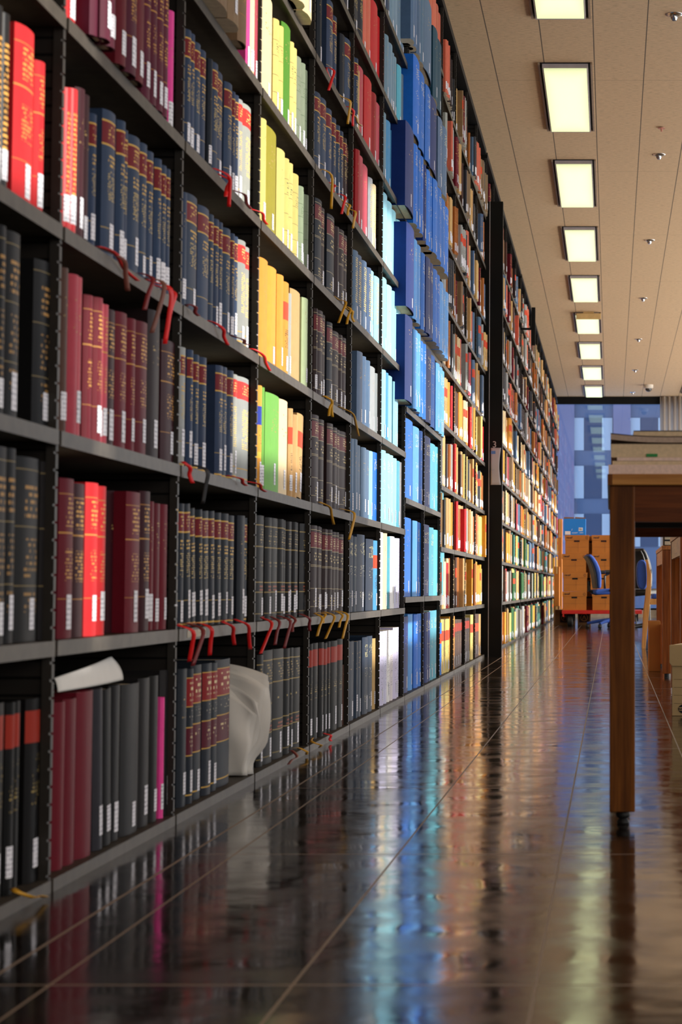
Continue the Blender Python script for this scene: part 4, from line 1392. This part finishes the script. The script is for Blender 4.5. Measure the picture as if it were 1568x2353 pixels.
def slab(name, x0, z0, z1, m, label, d0=-.002, lift=0.0, wav=0.0, cover=False, x1=.9, parts=(), dep=.33):
    t = empty(name, (x0, TY + d0, z0))
    tag(t, label, 'papers', 'paper pile on the reading table')
    L = x1 - x0
    N = 24

    def zz(u):
        return lift * max(0, 1 - u * L / .11) ** 2 + wav * math.sin(u * 9)
    mb = MB()
    h = z1 - z0
    top = [(L * i / N, zz(i / N) + h) for i in range(N + 1)]
    bot = [(L * i / N, zz(i / N)) for i in range(N + 1)]
    for i in range(N):
        for (p, q) in (((bot[i], bot[i + 1]), (top[i], top[i + 1])),):
            a, b_ = p
            c_, d_ = q
            mb.face([(a[0], 0, a[1]), (b_[0], 0, b_[1]), (d_[0], 0, d_[1]), (c_[0], 0, c_[1])])
            mb.face([(b_[0], dep, b_[1]), (a[0], dep, a[1]), (c_[0], dep, c_[1]), (d_[0], dep, d_[1])])
            mb.face([(c_[0], 0, c_[1]), (d_[0], 0, d_[1]), (d_[0], dep, d_[1]), (c_[0], dep, c_[1])])
            mb.face([(b_[0], 0, b_[1]), (a[0], 0, a[1]), (a[0], dep, a[1]), (b_[0], dep, b_[1])])
    a, c_ = bot[0], top[0]
    mb.face([(a[0], 0, a[1]), (c_[0], 0, c_[1]), (c_[0], dep, c_[1]), (a[0], dep, a[1])])
    a, c_ = bot[-1], top[-1]
    mb.face([(c_[0], 0, c_[1]), (a[0], 0, a[1]), (a[0], dep, a[1]), (c_[0], dep, c_[1])])
    mb.build('sheets', m, t, smooth=40)
    if cover:
        cm = MB()
        for i in range(N):
            p, q = top[i], top[i + 1]
            cm.face([(p[0], -.001, p[1] + .0008), (q[0], -.001, q[1] + .0008), (q[0], dep, q[1] + .0008), (p[0], dep, p[1] + .0008)])
        co = cm.build('cover', m_cov, t, smooth=40)
        sd = co.modifiers.new('s', 'SOLIDIFY'); sd.thickness = .0012; sd.offset = 1
    return t


def pz(y):
    return ony(1420, y, TY)[1]


def pxx(x):
    return ony(x, 1040, TY)[0]


slab('paper_stack', pxx(1399), TZ + .0004, pz(1068), m_pinkpaper, 'pinkish loose paper stack lying directly on the oak table top')
slab('folder', pxx(1408), pz(1068) + .0004, pz(1059), m_cream, 'thin tan folder lying second from the bottom of the pile', d0=.004)
slab('paper_stack', pxx(1419), pz(1059) + .0004, pz(1051), m_pinkpaper, 'thin pale paper stack in the middle of the pile under the green-tabbed bundle', d0=.002)
tt = slab('paper_stack', pxx(1405), pz(1051) + .0004, pz(1020), m_cream, 'thick tan paper bundle with a green sticker in the table pile', d0=.004, cover=True)
gx, gz = pxx(1486), pz(1049)
mb = MB(); mb.box(pxx(1486) - pxx(1405), pxx(1512) - pxx(1405), -.0022, -.0008, pz(1050) - pz(1051), pz(1043) - pz(1051))
mb.build('sticker', m_green, tt)['label'] = 'green sticker tab'
slab('bound_volume', pxx(1404), pz(1019) + .0016, pz(1005), m_greypaper, 'large greyish soft-bound volume with upturned corner on top of the pile', lift=.0065, cover=True, d0=-.004)
slab('bound_volume', pxx(1457), pz(1005) + .0026, pz(989), m_cream, 'thin tan volume on the very top, set back to the right', cover=True, d0=.03)

# ------------------------------------------------------------------ desks further back on the right


def desk(y0, y1, x0, label, wid=.55, tz=.70):
    t = empty('study_desk', (x0, y0, 0)); tag(t, label, 'desk', 'wooden desks at the right')
    mb = MB(); mb.box(0, wid, 0, y1 - y0, tz - .022, tz); mb.build('tabletop', m_wood2y, t, bevel=.002)
    D = y1 - y0
    for (a, b_) in ((.003, .003), (wid - .05, .003), (.003, D - .05), (wid - .05, D - .05)):
        mb = MB(); mb.box(a, a + .046, b_, b_ + .046, .018, tz - .0225)
        l_ = mb.build('leg', m_wood2, t, bevel=.002)
        f = MB(); f.lathe([(0, 0), (.013, 0), (.013, .018), (0, .018)], (a + .023, b_ + .023, 0), seg=12); f.build('glide_foot', m_rubber, l_)
    mb = MB(); mb.box(.006, .024, .05, D - .051, .605, tz - .0225); mb.build('apron', m_wood2y, t)
    mb = MB(); mb.box(.05, wid - .051, .006, .024, .605, tz - .0225); mb.build('apron', m_wood2, t)
    return t


dxL, dyL = onz(1522, 1556, 0)
desk(dyL, dyL + 1.45, dxL, 'brown wooden desk behind the oak table, beside the tall carton')
desk(8.05, 9.35, .272, 'nearer brown wooden desk at the right edge behind the cream file box', tz=.705)
# things on the desks
t = empty('book', (.335, 8.2, .7055)); tag(t, 'thick book lying flat on the nearer brown desk at the photo edge', 'book')
mb = MB(); mb.box(-.005, .2, -.002, .16, 0, .003); mb.box(-.005, .2, -.002, .16, .032, .035); mb.box(-.005, -.002, -.002, .16, .003, .032); mb.build('cover', m_ribbrn, t)
mb = MB(); mb.box(-.0015, .195, .001, .157, .0032, .0318); mb.build('pages', m_pages, t)
bz = .7006
for k, (wd, hh, m2, cm, lab) in enumerate([(.2, .028, m_cream, m_dark, 'lowest tan book lying on the farther brown desk'), (.19, .042, m_cream, m_dark, 'middle tan book with dark cover on the farther brown desk'), (.18, .03, m_pages, m_greypaper, 'grey topmost book of the pile on the farther brown desk')]):
    t = empty('book', (dxL + .012, dyL + .02, bz)); tag(t, lab, 'book', 'book pile on the farther desk')
    mb = MB(); mb.box(0, wd, 0, .24, 0, .004); mb.box(0, wd, 0, .24, hh - .004, hh); mb.box(-.0, .004, 0, .24, .004, hh - .004); mb.build('cover', cm, t)
    mb = MB(); mb.box(.0045, wd - .004, .002, .237, .0042, hh - .0042); mb.build('pages', m2, t)
    bz += hh + .0005

# tall tan carton and an orange book standing on the floor by the desk leg
cx_, cy_ = onz(1492, 1543, 0)
t = empty('carton', (cx_, cy_, 0)); tag(t, 'tall narrow tan carton standing on the floor beside the desk leg', 'carton')
mb = MB(); mb.box(0, .066, 0, .28, .0003, .285); mb.build('body', m_card, t, bevel=.002)
mb = MB(); mb.box(.002, .064, .06, .2, .2853, .287); mb.build('flap', m_card, t)
t = empty('book', (cx_ + .075, cy_ - .15, 0)); tag(t, 'orange-spined book standing on the floor between the carton and desk leg', 'book')
m_ospine = mat('orange_spine', (206, 112, 52), .5)
mb = MB(); mb.box(0, .003, 0, .2, .0003, .27); mb.box(.015, .018, 0, .2, .0003, .27); mb.box(.003, .015, 0, .003, .0003, .27); mb.build('cover', m_ospine, t)
mb = MB(); mb.box(.0033, .0147, .0035, .195, .003, .266); mb.build('pages', m_pages, t)
mb = MB(); mb.box(.003, .015, -.0008, -.0001, .09, .105); mb.box(.003, .015, -.0008, -.0001, .2, .21); mb.build('spine_mark', m_printblk, t)

# cream file box at the right edge
fx_, fy_ = onz(1545, 1645, 0)
t = empty('file_box', (fx_, fy_, 0), math.radians(-12)); tag(t, 'cream cardboard file box with worn lid on the floor at the right edge', 'box')
mb = MB(); mb.box(0, .31, 0, .38, .0004, .215); mb.build('body', m_boxwhite, t, bevel=.002)
mb = MB()
mb.prism([(-.008, .262), (-.008, .196), (.002, .184), (.03, .184), (.318, .184), (.318, .262)], 'y', -.008, -.0012)
mb.box(-.008, -.0012, -.001, .388, .19, .262); mb.box(-.0012, .318, -.001, .388, .25, .262); mb.box(.3112, .318, -.001, .388, .19, .25)
mb.build('lid', m_boxwhite, t, bevel=.0015)
mb = MB(); mb.box(.045, .115, -.0018, -.0004, .145, .182); mb.build('hand_hole', m_holeblk, t, bevel=.006)
mb = MB(); mb.box(-.0016, -.0004, .16, .22, .14, .172); mb.build('hand_hole', m_hole, t, bevel=.004)
lines_ = MB()
for z in (.135, .105, .076, .046):
    lines_.box(.008, .3, -.0008, -.0002, z, z + .0008)
    lines_.box(-.0008, -.0002, .01, .37, z, z + .0008)
lines_.build('printed_lines', m_print, t)
ov = MB(); ov.lathe([(0, 0), (1, 0), (1, .0006), (0, .0006)], (0, 0, 0), seg=36, axis='y')
oo = ov.build('logo_oval', m_printblk, t); oo.scale = (.041, 1, .021); oo.location = (.064, -.0012, .026)
bn = MB(); bn.box(.026, .102, -.0022, -.0014, .0195, .0325); bn.build('logo_band', m_boxwhite, t)
text_mesh('logo_text', 'BANKERS BOX', .0112, m_printblk, t, Matrix.Translation((.064, -.0026, .0222)) @ FACE_CAM, align='CENTER', bold=.0002)
ov = MB(); ov.lathe([(0, 0), (1, 0), (1, .0006), (0, .0006)], (0, 0, 0), seg=30, axis='x')
oo = ov.build('logo_oval', m_printblk, t); oo.scale = (1, .04, .021); oo.location = (-.0012, .09, .026)

# wooden chair with blue pad, turned to the desk
wx, wy = onz(1484, 1491, 0)
t = empty('wooden_chair', (wx, wy, 0)); tag(t, 'light wooden chair with blue upholstered back facing the brown desk', 'chair')
prof = [(0, 0), (.028, .28), (.043, .44), (.046, .58), (.02, .695), (.012, .70), (.004, .695), (.012, .58), (.008, .44), (-.012, .28), (-.024, 0)]
for y in (0, .40):
    mb = MB(); mb.prism(prof, 'y', y, y + .026); mb.build('rear_leg', m_chairwood, t, bevel=.002)
    mb = MB(); mb.prism([(.38, 0), (.41, 0), (.405, .40), (.37, .40)], 'y', y, y + .026); mb.build('front_leg', m_chairwood, t, bevel=.002)
    mb = MB(); mb.box(.04, .372, y + .004, y + .022, .345, .39); mb.build('side_rail', m_chairwood, t)
mb = MB(); mb.box(.044, .40, .0265, .3995, .36, .39); mb.build('seat_frame', m_chairwood, t)
mb = MB(); mb.prism([(.05, .391), (.40, .391), (.41, .41), (.40, .43), (.06, .43)], 'y', .01, .416); mb.build('seat_pad', m_bluefab, t, bevel=.012)
padp = []
for i in range(30):
    q = 2 * PI * i / 30
    cz_, sz2 = math.cos(q), math.sin(q)
    w = abs(cz_) ** .8 * (1 if cz_ > 0 else -1)
    z = .580 + .116 * abs(sz2) ** .6 * (1 if sz2 > 0 else -1)
    padp.append((-.024 + .042 * w - .03 * (z - .58), z))
mb = MB(); mb.prism(padp, 'y', .03, .396)
mb.build('back_pad', m_bluefab, t, smooth=50, bevel=.01)

# office chairs


def office_chair(name, loc, rz, fab, label):
    t = empty(name, loc, rz); tag(t, label, 'office chair')
    mb = MB()
    for k in range(5):
        a = 2 * PI * k / 5 + .3
        d = Vector((math.cos(a), math.sin(a), 0))
        mb.tube([d * .03 + Vector((0, 0, .10)), d * .17 + Vector((0, 0, .085)), d * .30 + Vector((0, 0, .06))], [.024, .02, .015], seg=8)
    mb.build('star_base', fab if name == 'office_chair' else m_blackplastic, t, smooth=50)
    for k in range(5):
        a = 2 * PI * k / 5 + .3
        c = (math.cos(a) * .30, math.sin(a) * .30, .028)
        m_ = MB(); m_.lathe([(0, -.02), (.02, -.02), (.027, -.012), (.027, .012), (.02, .02), (0, .02)], c, seg=16, axis='x'); m_.build('caster', m_rubber, t, smooth=50)
    mb = MB(); mb.tube([(0, 0, .10), (0, 0, .40)], [.03, .022], seg=14); mb.build('gas_column', m_blackplastic, t, smooth=50)
    mb = MB(); mb.prism([(-.22, .40), (.2, .40), (.24, .42), (.23, .455), (.0, .47), (-.22, .46), (-.24, .43)], 'y', -.22, .22); mb.build('seat', fab, t, bevel=.018)
    cl = [(-.195, .47), (-.20, .52), (-.205, .58), (-.213, .64), (-.228, .70), (-.25, .76), (-.28, .815), (-.315, .855)]

    def offs(d0, d1):
        out = []
        for i, p in enumerate(cl):
            q0, q1 = cl[max(0, i - 1)], cl[min(len(cl) - 1, i + 1)]
            tx, tz_ = q1[0] - q0[0], q1[1] - q0[1]
            l_ = math.hypot(tx, tz_)
            taper = .55 + .45 * math.sin(PI * (i + .6) / len(cl))
            out.append((p[0] + tz_ / l_ * d1 * taper, p[1] - tx / l_ * d1 * taper))
        inn = []
        for i, p in enumerate(cl):
            q0, q1 = cl[max(0, i - 1)], cl[min(len(cl) - 1, i + 1)]
            tx, tz_ = q1[0] - q0[0], q1[1] - q0[1]
            l_ = math.hypot(tx, tz_)
            inn.append((p[0] + tz_ / l_ * d0, p[1] - tx / l_ * d0))
        return out + inn[::-1]
    mb = MB(); mb.prism(offs(.002, .055), 'y', -.20, .20); mb.build('backrest', fab, t, smooth=50, bevel=.016)
    mb = MB(); mb.prism(offs(.0, -.024), 'y', -.185, .185); mb.build('back_shell', m_blackplastic, t, smooth=50, bevel=.006)
    mb = MB(); mb.tube([(-.05, 0, .42), (-.20, 0, .41), (-.275, 0, .45), (-.275, 0, .56)], .02, seg=10); mb.build('back_stem', m_blackplastic, t, smooth=50)
    for s in (-1, 1):
        mb = MB(); mb.tube([(-.05, s * .2, .44), (-.05, s * .27, .46), (-.05, s * .27, .62), (.02, s * .27, .66)], .015, seg=8)
        mb.tube([(-.12, s * .27, .665), (.14, s * .27, .665)], .022, seg=8)
        mb.build('armrest', m_blackplastic, t, smooth=50)
    return t


ox, oy = onz(1392, 1444, 0)
office_chair('office_chair', (ox + .08, oy, 0), math.radians(8), m_bluefab, 'blue swivel chair with curved back in front of the boxes on the cart')
office_chair('swivel_chair', (.375, 20.6, 0), math.radians(48), m_blackplastic, 'black swivel chair half hidden behind the oak table leg')

# ------------------------------------------------------------------ cart with archive boxes
kx0, ky = onz(1291, 1440, 0)[0], 25.2
t = empty('platform_cart', (kx0, ky, 0)); tag(t, 'low red platform cart on black wheels carrying the archive boxes', 'cart')
CW, CD, CZ = 1.0, .84, .20
mb = MB(); mb.box(0, CW, 0, CD, CZ - .045, CZ); mb.build('platform', m_red, t, bevel=.004)
for (a, b_) in ((.1, .08), (CW - .1, .08), (.1, CD - .08), (CW - .1, CD - .08)):
    mb = MB(); mb.lathe([(0, -.034), (.05, -.034), (.071, -.026), (.071, .026), (.05, .034), (0, .034)], (a, b_, .071), seg=24, axis='x'); wl = mb.build('wheel', m_rubber, t, smooth=50)
    mb = MB(); mb.box(a - .05, a - .038, b_ - .03, b_ + .03, .06, CZ - .0452); mb.box(a + .038, a + .05, b_ - .03, b_ + .03, .06, CZ - .0452); mb.build('fork', m_black, wl)
mb = MB(); mb.lathe([(0, 0), (.011, 0), (.011, .006), (0, .006)], (.02, -.006, CZ - .07), seg=12, axis='y'); mb.box(.012, .028, -.002, .004, CZ - .08, CZ - .044); mb.build('reflector', m_red, t)


def archive_box(loc, rz, label, hole, group='brown archive boxes on the cart'):
    t = empty('archive_box', loc, rz); tag(t, label, 'box', group)
    mb = MB(); mb.box(.006, .299, .006, .374, .0004, .222); mb.build('body', m_card, t, bevel=.002)
    mb = MB(); mb.box(0, .305, 0, .005, .17, .232); mb.box(0, .005, .005, .375, .17, .232); mb.box(.30, .305, .005, .375, .17, .232); mb.box(.005, .30, .005, .38, .2225, .232)
    mb.build('lid', m_card, t, bevel=.0015)
    mb = MB(); mb.box(.115, .185, .0045, .0055, .147, .168); mb.build('hand_hole', hole, t, bevel=.004)
    mb = MB(); mb.box(.02, .285, .0048, .0056, .082, .0835); mb.box(.165, .1665, .0048, .0056, .02, .14); mb.build('printed_lines', m_print, t)
    text_mesh('lid_text', 'recall', .034, m_print, t, Matrix.Translation((.018, -.0012, .192)) @ FACE_CAM, shear=.3, bold=.001)
    mb = MB(); mb.lathe([(.013, -.001), (.017, -.001), (.017, 0), (.013, 0), (.013, -.001)], (.275, 0, .20), seg=24, axis='y'); mb.box(.2735, .2765, -.001, 0, .19, .21); mb.build('emblem', m_print, t)
    return t


bx = [(.005, -.02), (.012, .0), (.0, .01), (.035, .0)]
wl_ = ['bottom', 'second from bottom', 'third from bottom', 'top']
for k in range(4):
    archive_box((kx0 + bx[k][0], ky + .03, CZ + .0005 + .2335 * k), 0, 'brown lidded archive box, %s of the left stack on the cart' % wl_[k], m_holeblk if k in (0, 1) else m_hole)
bx2 = [.375, .35, .37, .37]
for k in range(4):
    archive_box((kx0 + bx2[k], ky + .03, CZ + .0005 + .2335 * k), 0, 'brown lidded archive box, %s of the right stack on the cart' % wl_[k], m_holeblk if k in (0, 2) else m_hole)
for k in range(4):
    archive_box((kx0 + .19 + (.01 if k % 2 else 0), ky + .43, CZ + .0005 + .2335 * k), 0, 'brown lidded archive box glimpsed between the two stacks, %s of the rear stack' % wl_[k], m_holeblk)
t = empty('blue_carton', (kx0 + .02, ky + .05, CZ + .0012 + .2335 * 4)); tag(t, 'bright blue open carton on top of the left stack of archive boxes', 'box')
BW = .275
mb = MB(); mb.box(0, BW, 0, .004, 0, .205); mb.box(0, BW, .216, .22, 0, .205); mb.box(0, .004, .004, .216, 0, .205); mb.box(BW - .004, BW, .004, .216, 0, .205); mb.box(.004, BW - .004, .004, .216, 0, .004)
mb.build('body', m_bluebox, t)
for (a, b_, q) in ((.0, .135, 8), (.14, BW, -6)):
    mb = MB(); mb.prism([(a, .2055), (b_, .2055), (b_ - .004, .222 if q > 0 else .218), (a + .006, .225)], 'y', .002, .006); mb.build('flap', m_card2, t)
mb = MB(); mb.box(.018, .085, -.0012, -.0002, .006, .048); mb.build('shipping_label', m_whitepaper, t)
mb = MB(); mb.box(.188, .238, -.0012, -.0002, .05, .093)
lb = mb.build('barcode_label', m_whitepaper, t)
mb = MB()
for k in range(9):
    mb.box(.196 + .0038 * k, .1975 + .0038 * k, -.002, -.0014, .06, .083)
mb.build('barcode', m_printblk, lb)
text_mesh('printed_mark', 'f', .032, m_whitepaper, t, Matrix.Translation((.097, -.0012, .055)) @ FACE_CAM, shear=.2)
mb = MB(); mb.box(.105, .18, -.0012, -.0002, .03, .033); mb.box(.105, .165, -.0012, -.0002, .022, .0245); mb.box(.2, .245, -.0012, -.0002, .026, .031); mb.build('printed_text_lines', m_whitepaper, t)

# cartons behind the cart
for (xp0, xp1, yt, z0, yy, m_, lab) in ((1274, 1286, 1302, .24, 26.6, m_card, 'narrow tan carton behind the cart against the shelf end, upper one'), (1273, 1287, 1346, .0005, 26.6, m_card2, 'brown carton standing on the floor behind the cart, below a tan one'), (1283, 1292, 1192, .24, 27.6, m_card, 'tall tan carton just left of the blue box')):
    xa_, zt_ = ony(xp0, yt, yy); xb_, _ = ony(xp1, yt, yy)
    if lab.startswith('brown'):
        zt_ = .2395
    if lab.startswith('tall'):
        z0 = .0005
    t = empty('carton', (xa_, yy, z0)); tag(t, lab, 'carton')
    mb = MB(); mb.box(0, xb_ - xa_, 0, .3, 0, zt_ - z0); mb.build('body', m_, t, bevel=.003)
    mb = MB(); mb.box((xb_ - xa_) * .35, (xb_ - xa_) * .65, -.001, -.0002, (zt_ - z0) * .82, zt_ - z0 - .004); mb.build('tape', m_beige, t)
for k, (xp0, xp1, lab) in enumerate(((1276, 1322, 'dark brown carton with circle emblem under the left of the cart'), (1328, 1358, 'dark brown carton with circle emblem under the middle of the cart'))):
    yy = 26.05
    xa_, _ = ony(xp0, 1420, yy); xb_, _ = ony(xp1, 1420, yy)
    t = empty('carton', (xa_, yy, .0005)); tag(t, lab, 'carton')
    mb = MB(); mb.box(0, xb_ - xa_, 0, .25, 0, .20); mb.build('body', m_card2, t, bevel=.003)
    cxx = (xb_ - xa_) / 2
    mb = MB(); mb.box(cxx - .065, cxx + .065, -.0012, -.0002, .035, .165); pl = mb.build('emblem_panel', m_hole, t)
    mb = MB(); mb.lathe([(.042, -.0026), (.047, -.0026), (.047, -.0014), (.042, -.0014), (.042, -.0026)], (cxx, 0, .10), seg=28, axis='y')
    mb.prism([(cxx - .022, .075), (cxx - .016, .075), (cxx, .118), (cxx + .016, .075), (cxx + .022, .075), (cxx + .003, .128), (cxx - .003, .128)], 'y', -.0026, -.0014)
    mb.build('emblem_ring', m_card, pl)
